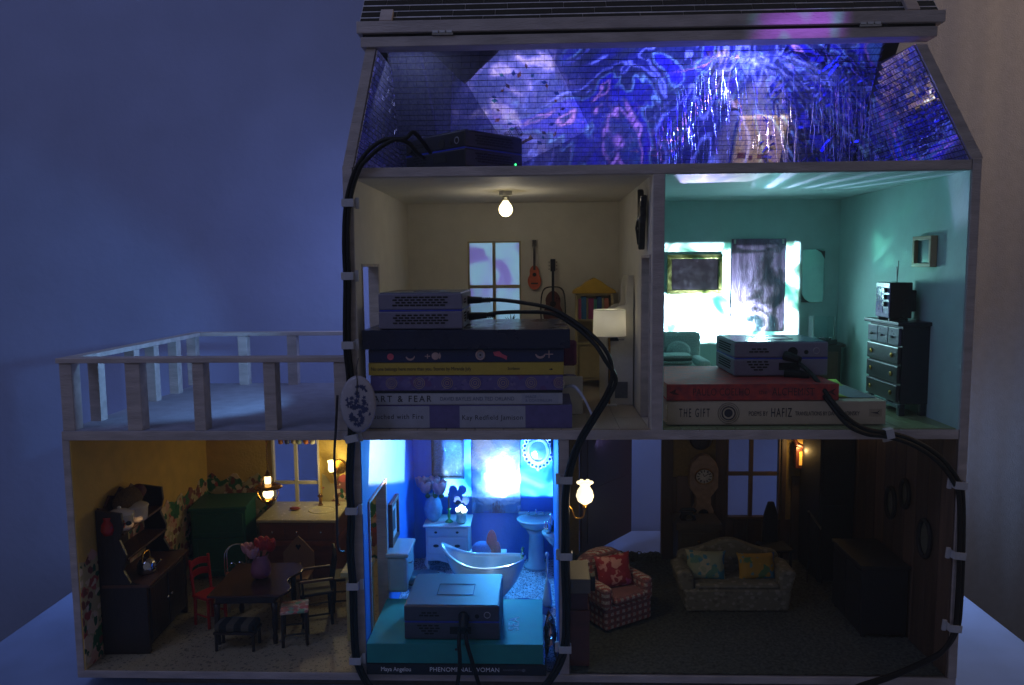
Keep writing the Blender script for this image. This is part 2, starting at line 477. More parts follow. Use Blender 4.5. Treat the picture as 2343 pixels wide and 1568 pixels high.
# door casings
for (y0, y1, x0, x1, zt, zb, m) in ((2.2, 11.0, -0.06, 1.1, 17.4, Z1, WOODW), (0.9, 7.1, 28.5, 29.9, 41.6, Z3, WOODW), (2.4, 10.5, -0.1, 1.02, 41.0, Z3, WOODW)):
    f = hb('door_casing', m, x0, x1, y1 - 0.55, y1 - 0.02, zb + .01, zt - 0.01, bevel=0.03)
    B(x0, x1, y0 + 0.02, y0 + 0.3, zb + .01, zt - 0.01).build('jamb', m, f, bevel=0.03)
    B(x0, x1, y0 + .3, y1 - .55, zt - 0.3, zt - 0.01).build('head', m, f, bevel=0.03)
# windows
def window(x0, x1, z0, z1, mx, mz, m, bar, pane=None, rounded=False):
    f = B(x0, x0 + 0.22, 29.7, 30.5, z0, z1).build('window_frame', m, DH)
    B(x1 - 0.22, x1, 29.7, 30.5, z0, z1).build('stile', m, f)
    B(x0 + .22, x1 - .22, 29.7, 30.5, z1 - 0.2, z1).build('rail', m, f)
    B(x0 + .22, x1 - .22, 29.6, 30.5, z0, z0 + 0.22).build('sill', m, f)
    B(mx - bar / 2, mx + bar / 2, 29.86, 30.3, z0 + .22, z1 - .2).build('muntin', m, f)
    B(x0 + .22, mx - bar / 2, 29.88, 30.28, mz - bar / 2, mz + bar / 2).build('muntin', m, f)
    B(mx + bar / 2, x1 - .22, 29.88, 30.28, mz - bar / 2, mz + bar / 2).build('muntin', m, f)
    if pane:
        for a, b in ((x0 + .22, mx - bar / 2), (mx + bar / 2, x1 - .22)):
            for c, d in ((z0 + .22, mz - bar / 2), (mz + bar / 2, z1 - .2)):
                B(a, b, 30.1, 30.13, c, d).build('pane', pane, f)
CREAMW = mat('cream_window_wood', '#a99c74', 0.5, var=0.06)
window(*WK, at(678, 1080, y=30).x, at(678, 1104, y=30).z, mat('ivory_window_wood', '#d8ccb0', 0.5, var=0.06), 0.42)
window(*WB, at(1131, 650, y=30).x, at(1131, 656, y=30).z, CREAMW, 0.42, pane=sheer('frosted_film', '#e8ecf4', 0.75))
window(*WL, at(1718, 1080, y=30).x, at(1718, 1084, y=30).z, mat('oak_window_wood', '#5d4c3a', 0.5, var=0.15), 0.5)
# balcony: railing posts and hand rails
BR = thing('balcony_railing', 'white wooden railing round the balcony above the yellow kitchen', 'railing', (-28, 0, Z3))
BR.parent = DH; del BR['category']; BR.name = 'railing'; del BR['label']
def post(x0, x1, y0, y1): B(x0, x1, y0, y1, Z3 + .005, 31.68).build('post', WOODW, BR, world=True, bevel=0.06)
for u0, u1 in ((136, 163), (287, 321), (441, 467), (603, 631)):
    a, b = at(u0, 900, y=0).x, at(u1, 900, y=0).x
    post(max(a, -28.2), max(b, -27), 0.05, 1.5)
post(-1.5, -0.1, 0.05, 1.3)
for u0, u1, v in ((211, 237, 965), (300, 318, 936), (340, 358, 920), (388, 401, 902)):
    y = at(u1, v, z=Z3).y
    post(-28.2, -27.05, y, y + 1.2)
for u0, u1 in ((430, 451), (547, 568), (659, 681)):
    a, b = at(u0, 850, y=29).x, at(u1, 850, y=29).x
    post(a, b, 28.9, 30.1)
B(-28.45, -0.1, -0.08, 1.55, 31.7, 32.2).build('hand_rail', WOODW, BR, world=True, bevel=0.05)
B(-28.45, -27.0, 1.56, 28.8, 31.7, 32.2).build('hand_rail', WOODW, BR, world=True, bevel=0.05)
B(-28.45, -0.1, 28.81, 30.3, 31.7, 32.2).build('hand_rail', WOODW, BR, world=True, bevel=0.05)

# attic: gable boards, hinged roof edge, shingled roof, mirror-tiled slopes
gl = MB().prism([(2.45, 60.5), (3.37, 60.5), (0.95, 49.82), (-0.05, 49.82)], -0.05, 4.0).build('gable_board', WOODW, DH, bevel=0.04)
gr = MB().prism([(51.75, 60.0), (52.75, 60.0), (58.2, 49.92), (57.15, 49.82)], -0.05, 4.0).build('gable_board', WOODW, DH, bevel=0.04)
hb('roof_beam', WOODW, 2.05, 53.5, -0.35, 1.6, 60.55, 61.42)
hb('roof_edge', WOODW, 1.75, 54.05, -0.55, 1.2, 61.72, 62.75)
hb('gap_shade_strip', mat('gap_shade_black', '#141416', 0.9), 2.2, 53.4, -0.1, 1.1, 61.43, 61.71, bevel=0)  # black strip stands in for the shade in the roof gap
for x in (8.6, 46.6):
    h = MB().cyl((x, -0.42, 61.57), (x + 1.9, -0.42, 61.57), 0.13, n=10).build('hinge', CHROME, DH)
    for k in range(3): MB().box(x + 0.05 + k * 0.63, x + 0.55 + k * 0.63, -0.6, -0.56, 61.62, 61.82).build('hinge_plate', WHITEP, h)
SL = R(50)
def slope(t, off=0): return (0.35 + t * cos(SL) - off * sin(SL), 62.78 + t * sin(SL) + off * cos(SL))
rb = MB()
rb.prism([slope(0, -0.05), slope(14, -0.05), slope(14, -0.5), slope(0, -0.5)], 1.8, 54.0, 'x')
rb.build('roof_board', mat('roof_board_grey', '#dcdade', 0.6, var=0.2), DH)
SH = mat('black_roof_shingle', '#0e1116', 0.16, var=0.3, scale=2, bump=0.05)
shm = {}
for r_ in range(11):
    t0 = 0.12 + r_ * 0.95
    x = 1.85; k = 0
    while x < 53.9:
        wdt = min(5.2 if k % 2 else 3.9, 53.95 - x)
        if k == 0: wdt = 2.2 + (r_ % 3) * 1.1
        o_ = random.uniform(0, 0.05)
        key = (round(wdt, 2))
        mb = MB().prism([slope(t0 + o_, 0.0), slope(t0 + 0.74 + o_, 0.0), slope(t0 + 0.74 + o_, -0.045), slope(t0 + o_, -0.045)], x, x + wdt - 0.04, 'x')
        mb.build('shingle', SH, DH)
        x += wdt; k += 1
for x in (3.7, 51.0):
    y, z = slope(0.1, 0.02)
    MB().prism([slope(0.05, 0.35), slope(1.7, 0.35), slope(1.7, 0.01), slope(0.05, 0.01)], x, x + 1.15, 'x').build('stop_block', WOODW, DH, bevel=0.04)
# mirror tiles on the back slope of the attic: y 28 -> 4.6, z 49.85 -> 61.6
A0, A1 = Vector((0, 28.0, 49.82)), Vector((0, 4.3, 61.9))
T = (A1 - A0).normalized(); NN = Vector((0, -T.z, T.y))  # T.y < 0
if NN.z > 0: NN = -NN
LEN = (A1 - A0).length
MB().add([(-0.5, 28.6, 49.81), (57.9, 28.6, 49.81), (52.6, 4.4, 62.3), (2.6, 4.4, 62.3), (-0.5, 29.0, 49.95), (57.9, 29.0, 49.95), (51.9, 4.6, 62.6), (3.2, 4.6, 62.6)],
         [(0, 1, 2, 3), (7, 6, 5, 4), (0, 4, 5, 1), (1, 5, 6, 2), (2, 6, 7, 3), (3, 7, 4, 0)]).build('attic_slope', mat('attic_backing', '#12131d', 0.6), DH)
def mirror_mat():
    m, N, L, Bs = base_mat('mirror_tile_film')
    v = coords(N, L)
    nz = N.new('ShaderNodeTexNoise'); nz.inputs['Scale'].default_value = 2.2; nz.inputs['Detail'].default_value = 4
    mp = N.new('ShaderNodeMapping'); mp.inputs['Scale'].default_value = (2.5, 1, 0.5); L.new(v, mp.inputs[0]); L.new(mp.outputs[0], nz.inputs['Vector'])
    cr = N.new('ShaderNodeValToRGB'); L.new(nz.outputs[0], cr.inputs[0])
    cr.color_ramp.elements[0].position = 0.35; cr.color_ramp.elements[0].color = (0.45, 0.45, 0.75, 1)
    cr.color_ramp.elements[1].position = 0.7; cr.color_ramp.elements[1].color = (0.85, 0.82, 0.95, 1)
    L.new(cr.outputs[0], Bs.inputs['Base Color'])
    Bs.inputs['Metallic'].default_value = 0.88
    Bs.inputs['Roughness'].default_value = 0.03
    bp = N.new('ShaderNodeBump'); bp.inputs['Strength'].default_value = 0.012; bp.inputs['Distance'].default_value = 0.0003
    L.new(nz.outputs[0], bp.inputs['Height']); L.new(bp.outputs[0], Bs.inputs['Normal'])
    return m
MT = mirror_mat()
P_ = 0.9
rows = int(LEN / P_)
big = MB(); single = []
tile_me = None
random.seed(3)
for j in range(rows - 1, -1, -1):
    c = A0 + T * (j + 0.5) * P_
    f = (c.z - 49.8) / 10.9
    xa, xb = 0.35 + 2.9 * f, 56.9 - 5.3 * f
    nx = int((xb - xa) / P_)
    for i in range(nx):
        x = xa + (i + 0.5) * (xb - xa) / nx
        tx, ty = random.gauss(0, 0.0016), random.gauss(0, 0.002)
        h = 0.435
        e1 = (Vector((1, 0, 0)) + NN * tx) * 1.02; e2 = (T + NN * ty) * 0.93
        p = Vector((x, c.y, c.z)) + NN * 0.12
        vs = [p - e1 * h - e2 * h, p + e1 * h - e2 * h, p + e1 * h + e2 * h, p - e1 * h + e2 * h]
        vs += [q - NN * 0.08 for q in vs]
        fs = [(0, 1, 2, 3), (7, 6, 5, 4), (0, 4, 5, 1), (1, 5, 6, 2), (2, 6, 7, 3), (3, 7, 4, 0)]
        if len(single) < 295: single.append(MB().add(vs, fs).build('mirror_tile', MT, DH))
        else: big.add(vs, fs)
big.build('mirror_tile_field', MT, DH, kind='stuff')
# tiles on the two gable slopes
for side, xt, xbm, zt in ((1, 3.42, 0.98, 60.5), (-1, 51.7, 57.1, 60.0)):
    g = MB(); bk = MB()
    n_ = int(11.4 / 0.5)
    for j in range(n_):
        fz = (j + 0.5) / n_
        z = 49.85 + (zt - 49.85) * fz; x = xbm + (xt - xbm) * fz
        ymax = 28 - 21.5 * fz
        e2 = Vector((xt - xbm, 0, zt - 49.85)).normalized()
        nn = Vector((e2.z, 0, -e2.x)) * side
        if nn.x * side < 0: nn = -nn
        y = 0.4
        while y < ymax - 0.25:
            p = Vector((x, y, z)) + nn * 0.1
            tl = random.gauss(0, 0.006)
            a, b = Vector((0, 0.225, 0)) + nn * tl, e2 * 0.225
            vs = [p - a - b, p + a - b, p + a + b, p - a + b]; vs += [q - nn * 0.08 for q in vs]
            g.add(vs, [(0, 1, 2, 3), (7, 6, 5, 4), (0, 4, 5, 1), (1, 5, 6, 2), (2, 6, 7, 3), (3, 7, 4, 0)])
            y += 0.5
    g.build('gable_mirror_tiles', MT, DH, kind='stuff')
    xo = 0.06 * side
    bk.add([(xbm - xo, 0.2, 49.83), (xt - xo, 0.2, zt), (xt - xo, 9.0, zt + .3), (xbm - xo, 29.6, 49.83)], [(0, 1, 2, 3)])
    bk.build('gable_backing', mat('attic_backing', '#12131d', 0.6), DH, solid=0.08)
hb('attic_floor_sheet', mat('attic_floor_paint', '#8086a8', 0.6, var=0.1), 1.0, 57.1, 0.3, 28, Z5 + 0.003, Z5 + 0.02, bevel=0)

# bedroom floor boards, dresser room floor boards (each board its own piece)
PLK = mat('pale_floor_board', '#a89a86', 0.45, var=0.12, scale=0.8, bump=0.1, stretch=(1, 0.2, 1))
x = 0.98; k = 0
while x < 28.5:
    wd = min(2.75, 28.56 - x); y = 0.05 + (k % 2) * -6
    while y < 29.8:
        a, b = max(y, 0.05), min(y + 11.5, 29.85)
        if b > a: B(x, x + wd - 0.07, a, b - 0.07, Z3 + .005, Z3 + 0.12).build('floor_board', PLK, DH, bevel=0.02)
        y += 11.5
    x += wd; k += 1
PLG = mat('green_grey_floor_board', '#7f8a62', 0.4, var=0.15, scale=0.8, bump=0.1, stretch=(1, 0.2, 1))
x = 29.8; k = 0
while x < 57:
    wd = min(1.7, 57.05 - x); y = 0.05 - (k % 3) * 4
    while y < 29.8:
        a, b = max(y, 0.05), min(y + 12, 29.85)
        if b > a: B(x, x + wd - 0.06, a, b - 0.06, Z3 + .005, Z3 + 0.12).build('floor_board', PLG, DH, bevel=0.02)
        y += 12
    x += wd; k += 1
hb('balcony_deck', FLOORW, -28.2, -0.05, 0.02, 30.5, Z3 + .004, Z3 + 0.05, bevel=0)
hb('kitchen_linoleum', blotch('speckled_linoleum', '#948a70', ['#6f674f', '#8a8066', '#5c5546', '#8f8468'], scale=2.0, size=0.32, second=['#1d1a16', '#948a70', '#2a261c'], rough=0.5), -27.48, -0.03, 0.0, 29.88, Z1 + .004, Z1 + 0.04, bevel=0)

def tile_print():
    m, N, L, Bs = base_mat('encaustic_tile_print')
    v = coords(N, L, 100, 100, 100)
    vo = N.new('ShaderNodeTexVoronoi'); vo.feature = 'DISTANCE_TO_EDGE'; vo.inputs['Scale'].default_value = 2.4; vo.inputs['Randomness'].default_value = 0.55
    L.new(v, vo.inputs['Vector'])
    wv = N.new('ShaderNodeTexNoise'); wv.inputs['Scale'].default_value = 3.5; wv.inputs['Detail'].default_value = 0; wv.inputs['Distortion'].default_value = 2
    L.new(v, wv.inputs['Vector'])
    a = N.new('ShaderNodeMath'); a.operation = 'MULTIPLY_ADD'; L.new(wv.outputs[0], a.inputs[0]); a.inputs[1].default_value = 0.5; L.new(vo.outputs['Distance'], a.inputs[2])
    s = N.new('ShaderNodeMath'); s.operation = 'SINE'
    mm = N.new('ShaderNodeMath'); mm.operation = 'MULTIPLY'; L.new(a.outputs[0], mm.inputs[0]); mm.inputs[1].default_value = 17
    L.new(mm.outputs[0], s.inputs[0])
    g = N.new('ShaderNodeMapRange'); g.inputs[1].default_value = -0.1; g.inputs[2].default_value = 0.2; L.new(s.outputs[0], g.inputs[0])
    L.new(mixc(N, L, lin('#c6cbd6'), lin('#2a3350'), g.outputs[0]), Bs.inputs['Base Color'])
    Bs.inputs['Roughness'].default_value = 0.35
    return m
TP = tile_print()
x = 1.0
while x < 19.8:
    y = 0.02
    while y < 29.8:
        B(x, min(x + 2.32, 19.82), y, min(y + 2.32, 29.87), Z1 + .004, Z1 + 0.06).build('floor_tile', TP, DH)
        y += 2.36
    x += 2.36
# kitchen wallpaper dado with cut-out flowers along its top edge
WPF = blotch('floral_wallpaper', '#b8a878', ['#a8483c', '#b8a878', '#cfa088', '#2f6b3a', '#d8bc94', '#8a5040'], scale=0.5, size=0.58, second=['#7a4232', '#245a34', '#b85a4a', '#b8a878', '#d8c4a4'], rough=0.8)
def wavy(a0, a1, base, seed):
    rr = random.Random(seed); out = []; n = int((a1 - a0) / 0.55)
    for i in range(n + 1): out.append((a0 + (a1 - a0) * i / n, base + 0.45 * sin(i * 1.1 + seed) + rr.uniform(-0.35, 0.35)))
    return out
top = wavy(-27.45, -18.7, 12.2, 1)
MB().prism([(-27.45, Z1 + .05)] + top + [(-18.7, Z1 + .05)], 29.82, 29.9).build('wallpaper', WPF, DH)
MB().prism([(-11.6, Z1 + .05)] + wavy(-11.6, -0.05, 12.0, 2) + [(-0.05, Z1 + .05)], 29.82, 29.9).build('wallpaper', WPF, DH)
MB().prism([(0.02, Z1 + .05)] + wavy(0.02, 29.8, 12.0, 3) + [(29.8, Z1 + .05)], -27.5, -27.42, 'x').build('wallpaper', WPF, DH)
hb('wallpaper', WPF, -18.7, -11.6, 29.82, 29.9, Z1 + .05, 7.9, bevel=0)
# living room: papered upper wall, plank dado on the back wall, planks on the right wall
LPAP = mat('tan_wallpaper', '#7d6a3c', 0.85, var=0.15, scale=3, bump=0.1)
PL1 = mat('dark_plank', '#493a31', 0.5, var=0.35, scale=0.7, bump=0.15, stretch=(2, 2, 0.15))
PL2 = mat('brown_plank', '#5c4a3f', 0.5, var=0.35, scale=0.7, bump=0.15, stretch=(2, 2, 0.15))
hb('painted_wall', PL1, 20.87, 20.95, 0.05, 29.9, Z1, Z2, bevel=0)
holed('painted_wall', LPAP, 'y', 29.9, 30.0, 20.95, 57.24, Z1, Z2, [DL, WL])
x = 34.6; k = 0
while x < 57.0:
    wd = min(1.9, 57.0 - x)
    top_ = at(1850, 1090, y=29.7).z - (0 if k % 4 else .15)
    if x + wd > 43.0 and x < 50.3: top_ = 6.45
    B(x, x + wd - 0.08, 29.7, 29.89, Z1 + .02, top_).build('wall_plank', PL2 if k % 3 == 1 else PL1, DH, bevel=0.02)
    x += wd; k += 1
for (a, b) in ((34.5, 35.9), (41.6, 43.0), (50.3, 50.9)):
    B(a, b, 29.55, 29.69, Z1 + .02, 23.9).build('wall_stile', PL1, DH, bevel=0.02)
y = 0.05; k = 0
while y < 29.5:
    wd = min(2.4, 29.65 - y)
    B(57.05, 57.22, y, y + wd - 0.08, Z1 + .02, Z2 - .02).build('wall_plank', PL2 if k % 3 == 0 else PL1, DH, bevel=0.02)
    y += wd; k += 1
#PART3

# ------------------------------------------------------------------ projectors
PBODY0 = mat('projector_grey', '#77758a', 0.42, var=0.06, scale=2, bump=0.03)
PTOP0 = mat('projector_lid_grey', '#5a7088', 0.22, var=0.08, scale=1, bump=0.02)
PBLUE = mat('blue_band', '#2c3fb0', 0.4, bump=0.01)
VENT = mat('vent_black', '#08080a', 0.8, bump=0)
slot_me = None
def slots(parent, rows_, ox, oz, face, flip=1):
    """rows_ of (z, x positions, width): dark recessed slots on a face of the box"""
    global slot_me
    for z, xs, wd in rows_:
        for x in xs:
            px, pz = ox + x * flip, oz + z
            if slot_me is None:
                o = MB().prism([(-.21, -.045), (-.17, -.075), (.17, -.075), (.21, -.045), (.21, .045), (.17, .075), (-.17, .075), (-.21, .045)], -0.03, 0.0).build('vent_slot', VENT, parent)
                slot_me = o.data
            else:
                o = bpy.data.objects.new('vent_slot', slot_me); col.objects.link(o); o.parent = parent
            o.scale = (wd, 1, 1)
            if face == 'front': o.location = Vector((px, -4.0 - .005, pz)) * S
            elif face == 'left': o.location = Vector((-4.7 - .005, px, pz)) * S; o.rotation_euler = (0, 0, R(-90))
            elif face == 'right': o.location = Vector((4.7 + .005, px, pz)) * S; o.rotation_euler = (0, 0, R(90))
PORTS = [(2.75, (-.55, 0, .55), 1.0), (2.47, (-.8, -.3, .22, .75), 1.0), (1.45, (-1.0, -.45, .1, .7), 1.0), (1.17, (-.85, -.3, .25, .8), 1.0), (0.9, (-.6, .05, .6), 1.1), (0.63, (-.3, .2), 1.0)]
SIDE = [(z, [(-2.4 + (k % 2) * .27 + i * 0.57) for i in range(9)], (1.0 if k % 3 else 1.15)) for k, z in enumerate((3.05, 2.8, 2.55, 2.3, 1.35, 1.1, .85, .6))]
def projector(name_label, loc, rz, side='left', beam=3, dark=0, lx=2.0):
    PBODY = (PBODY0, mat('projector_grey_shaded', '#1d1e26', 0.4, var=.1), mat('projector_grey_dim', '#3c4152', 0.4, var=.1))[dark]  # darker copies put the dim rooms' shade into the same grey
    PTOP = (PTOP0, PBODY, mat('projector_lid_dim', '#263f52', 0.5, var=.1))[dark]
    """9.4 wide, 8 deep, 3.5 tall; cable face towards -y, lens towards +y"""
    t = thing('mini_projector', name_label, 'projector', loc, rz, 'small video projectors in the rooms')
    B(-4.7, 4.7, -4, 4, 0.02, 1.72).build('body', PBODY, t, bevel=0.12)
    B(-4.66, 4.66, -3.96, 3.96, 1.73, 1.86).build('blue_band', PBLUE, t)
    B(-4.7, 4.7, -4, 4, 1.87, 3.42).build('upper_body', PBODY, t, bevel=0.12)
    lid = B(-4.55, 4.55, -3.85, 3.85, 3.42, 3.5).build('lid', PTOP, t, bevel=0.05)
    MB().prism([(-1.7, -1.5), (1.9, -1.5), (1.9, 1.0), (-1.7, 1.0)], 3.5, 3.515, 'z').build('lid_panel', PBODY, lid)
    for a in ((-1.76, -1.7, -1.56, 1.06), (1.9, 1.96, -1.56, 1.06)): B(a[0], a[1], a[2], a[3], 3.5, 3.56).build('lid_rim', CHROME, lid)
    for a in ((-1.7, 1.9, -1.56, -1.5), (-1.7, 1.9, 1.0, 1.06)): B(a[0], a[1], a[2], a[3], 3.5, 3.56).build('lid_rim', CHROME, lid)
    slots(t, PORTS, -2.2, 0, 'front')
    slots(t, SIDE, 0, 0, side)
    MB().cyl((1.15, -4.03, 2.45), (1.15, -3.9, 2.45), 0.5, n=14).build('power_socket', VENT, t)
    B(-0.2, 1.9, -4.03, -3.9, 0.6, 1.35).build('video_socket', VENT, t)
    MB().cyl((2.5, -4.04, 2.42), (2.5, -3.9, 2.42), 0.22, n=14).build('button', VENT, t)
    MB().ring((3.5, -4.02, 2.55), 0.3, 0.3, 0.04).build('power_button', mat('button_grey', '#9a9aa8', 0.4), t)
    l = MB().cyl((lx, 3.95, 2.2), (lx, 4.12, 2.2), 1.0, n=24).build('lens_ring', BLACKM, t)
    MB().cyl((lx, 4.1, 2.2), (lx, 4.16, 2.2), 0.55, n=20).build('lens', glow('lens_light_%d' % beam, (0.75, 0.85, 1.0), beam), l)
    for x in (-4, 3.6):
        for y in (-3.4, 3.0): B(x, x + .4, y, y + .4, -0.05, 0.05).build('foot', BLACKP, t)
    return t
pA = projector('dark mini projector on the attic floor with a small green light', (10.7, 6.0, Z5 + 0.07), -43, 'right', dark=1)
pA.scale = (.95, .95, .97)
MB().cyl((4.73, 2.9, 0.7), (4.8, 2.9, 0.7), 0.1, n=10).build('status_light', glow('green_led', (0.05, 1.0, 0.25), 3), pA)
pB = projector('grey vented mini projector on top of the tall stack of six books', (6.85, 5.3, 34.72), 90, 'left')
pC = projector('mini projector with a round power button, on the red book', (42.55, 10.2, 29.3), 0, 'left')
pD = projector('mini projector lying on the large teal book in the blue bathroom', (9.35, 4.3, 4.06), 0, 'left', beam=30, dark=2, lx=3.4)

# ------------------------------------------------------------------ books
def book(label, x0, x1, z0, z1, y0, depth, m, rz=0, group=None, pages=True, soft=True, spine=None):
    cx, cy = (x0 + x1) / 2, y0 + depth / 2
    t = thing('book', label, 'book', (cx, cy, z0 + 0.01), rz, group)
    w_, h = (x1 - x0) / 2, z1 - z0 - 0.02
    d = depth / 2; c = 0.07
    mb = MB().box(-w_, w_, -d, d, 0, c).box(-w_, w_, -d, d, h - c, h).box(-w_, w_, -d, -d + 0.1, c, h - c)
    mb.build('cover', m, t, bevel=0.03)
    if pages: B(-w_ + 0.1, w_ - 0.1, -d + 0.11, d - 0.1, c + .005, h - c - .005).build('page_block', PAGES, t)
    t['h'] = h; t['d'] = d; t['w'] = w_
    return t
def spine_text(t, s, x, size, m=INK, z=None, **k):
    return text(s, size, (x, -t['d'] - 0.012, t['h'] / 2 if z is None else z), t, m, **k)
GB1 = 'books stacked at the front of the cream bedroom'
b = book('thick white and violet book reading Touched with Fire, lowest of the stack', 1.6, 21.2, 25.2, 27.42, 0.4, 13, mat('violet_book_cloth', '#5d5488', 0.6, var=0.12), group=GB1)
B(-9.78, -3.85, -6.515, -6.5, 0.05, 2.15).build('title_panel', mat('book_white', '#9c9fae', 0.6, var=0.06), b)
B(-0.95, 5.35, -6.515, -6.5, 0.05, 2.15).build('title_panel', mat('book_white', '#9c9fae', 0.6), b)
spine_text(b, 'Touched with Fire', -9.75, 0.66, z=1.12, space=1.15, width=5.3)
spine_text(b, 'Kay Redfield Jamison', -0.75, 0.66, z=1.02, space=1.1, width=5.8)
b = book('white book reading ART & FEAR in the stack under the projector', 2.0, 20.3, 27.46, 28.58, 0.55, 12, mat('book_offwhite', '#a8aab2', 0.55, var=0.06), group=GB1)
spine_text(b, 'ART & FEAR', -9.0, 0.86, space=1.35, width=5.6)
spine_text(b, 'DAVID BAYLES AND TED ORLAND', -2.6, 0.52, mat('grey_ink', '#5b6480', 0.6), width=7.1)
B(5.25, 8.75, -6.013, -6.0, 0.06, 1.04).build('title_panel', mat('book_white', '#9c9fae', 0.6), b)
spine_text(b, 'IMAGE\n& CONTINUUM', 5.6, 0.36, mat('grey_ink', '#5b6480', 0.6))
b = book('purple paperback with a row of round mandala prints on its spine', 1.9, 20.35, 28.82, 30.3, 0.6, 12.3, blotch('mandala_cover', '#60558a', ['#6b5f94', '#584d86', '#66487c'], scale=0.9, size=0.4, second=['#776a90', '#51477f']), group=GB1)
for i in range(7):
    x = -7.2 + i * 2.68
    for r_ in (0.52, 0.36, 0.16): MB().ring((x, -6.16, 0.73), r_, r_, 0.028, k=5, n=20).build('mandala_ring', mat('mandala_ink', '#b09a86', 0.6, bump=0), b)
b = book('thin black book between the purple and the white books', 1.95, 20.3, 28.59, 28.81, 0.55, 12, mat('black_book', '#12141c', 0.5), group=GB1, pages=False)
b = book('yellow paperback reading No one belongs here more than you', 1.75, 20.42, 30.32, 31.55, 0.55, 12, mat('book_yellow', '#b89f3c', 0.5, var=0.06), group=GB1)
spine_text(b, 'No one belongs here more than you. Stories by Miranda July', -9.1, 0.5, z=0.6, width=9.6)
spine_text(b, 'Scribner', 4.0, 0.36)
MB().prism([(7.9, .5), (8.2, .62), (8.3, .5), (8.2, .44)], -6.02, -6.0).build('publisher_mark', INK, b)
NAVY = mat('navy_book', '#16264f', 0.4, var=0.15)
b = book('navy book with moons, a sun and a pink comet printed on its spine', 1.8, 20.42, 31.57, 32.82, 0.5, 12.2, NAVY, group=GB1)
PK = mat('pink_print', '#c9556a', 0.6, bump=0); BG = mat('beige_print', '#b79a95', 0.6, bump=0)
yy = -6.1 - 0.02
def disc(x, z, r_, m, par, n=18, nm='printed_disc', y=None, t_=0.012): return MB().cyl((x, (yy if y is None else y) - t_, z), (x, (yy if y is None else y) + 0.01, z), r_, n=n).build(nm, m, par)
disc(-7.2, .55, .32, PK, b)
MB().prism([(-5.3 + .45 * cos(a), .62 + .45 * sin(a)) for a in [R(q) for q in range(190, 351, 16)]] + [(-5.3 + .42 * cos(a), .78 + .42 * sin(a)) for a in [R(q) for q in range(340, 199, -16)]], yy - .012, yy).build('printed_moon', BG, b)
disc(-2.9, .6, .36, BG, b); MB().box(-3.9, -3.4, yy - .01, yy, .53, .63).box(-3.7, -3.6, yy - .012, yy, .36, .8).build('printed_cross', BG, b)
MB().prism([(-2.3 + .3 * cos(a), .62 + .4 * sin(a)) for a in [R(q) for q in range(120, 241, 20)]] + [(-2.45, .3), (-2.35, .62), (-2.45, .9)][::1], yy - .012, yy).build('printed_moon', BG, b)
disc(0.2, .66, .06, INK, b, y=yy - .02); MB().ring((1.4, yy, .68), .38, .42, .09, k=5).build('printed_eye', BG, b); disc(1.4, .68, .3, mat('grey_print', '#8e8a92', .6, bump=0), b); disc(1.4, .68, .1, INK, b, y=yy - .013)
MB().prism([(2.6, .95), (3.2, 1.05), (3.5, .75), (3.95, .55), (3.9, .2), (3.6, .35), (3.2, .5), (2.75, .6)], yy - .012, yy).build('printed_comet', PK, b)
MB().prism([(7.1 + .5 * cos(a), .8 + .5 * sin(a)) for a in [R(q) for q in range(190, 340, 16)]] + [(7.1 + .45 * cos(a), .92 + .4 * sin(a)) for a in [R(q) for q in range(335, 195, -16)]], yy - .012, yy).build('printed_moon', BG, b)
MB().box(7.5, 8.3, yy - .012, yy, .68, .76).box(7.87, 7.96, yy - .014, yy, .35, 1.1).build('printed_cross', BG, b)
b = book('large dark blue hardback lying on top of the book stack', 1.3, 21.0, 32.85, 34.7, 0.2, 14.5, mat('dark_blue_book', '#101c3c', 0.28, var=0.15, scale=0.4), group=GB1)
GB2 = 'books under the projector in the mint room'
b = book('cream paperback reading THE GIFT poems by HAFIZ with a ring emblem', 30.35, 51.0, 25.3, 27.55, 1.3, 14, mat('cream_book', '#b5a88f', 0.6, var=0.05), group=GB2)
CI = mat('brown_black_ink', '#2c2a34', 0.6, bump=0)
spine_text(b, 'THE GIFT', -9.2, 1.2, CI, space=1.4, width=2.9)
for r_ in (1.0, .82, .62): MB().ring((-4.5, -7.02, 1.12), r_, r_, 0.022 if r_ > .7 else .06, k=5).build('emblem_ring', CI, b)
disc(-4.5, 1.12, .4, CI, b, y=-7.0)
spine_text(b, 'POEMS BY', -2.6, .62, CI, z=1.05, width=1.8, space=1.1)
spine_text(b, 'HAFIZ', -.5, 1.25, CI, z=1.12, space=1.2, width=1.95)
spine_text(b, 'TRANSLATIONS BY DANIEL LADINSKY', 1.8, .56, CI, z=1.05, width=6.05)
B(8.75, 9.95, -7.014, -7.0, .75, 1.5).build('publisher_panel', mat('tan_print', '#a0937c', .6, bump=0), b)
MB().prism([(8.9, 1.15), (9.5, 1.2), (9.8, 1.4), (9.55, 1.1), (9.8, .95), (9.4, 1.05)], -7.03, -7.01).build('publisher_mark', CI, b)
b = book('red paperback by Paulo Coelho reading the Alchemist', 30.3, 46.6, 27.62, 29.22, 1.45, 13.5, mat('red_book', '#b3382c', 0.5, var=0.12, dirt='#7c2434'), group=GB2)
DR = mat('dark_red_ink', '#4a1620', 0.6, bump=0)
spine_text(b, 'PAULO COELHO', -5.7, 1.0, DR, space=1.05, width=5.4)
spine_text(b, 'the', .6, .6, DR, width=.8)
spine_text(b, 'ALCHEMIST', 1.85, 1.05, DR, space=1.05, width=4.0)
MB().prism([(-7.9, .8), (-7.2, 1.15), (-7.35, .8), (-6.9, .55), (-7.5, .6)], -6.77, -6.75).build('printed_bird', DR, b)
MB().prism([(7.1, .8), (7.9, 1.2), (7.6, .8), (7.9, .4)], -6.77, -6.75).build('printed_bird', DR, b)
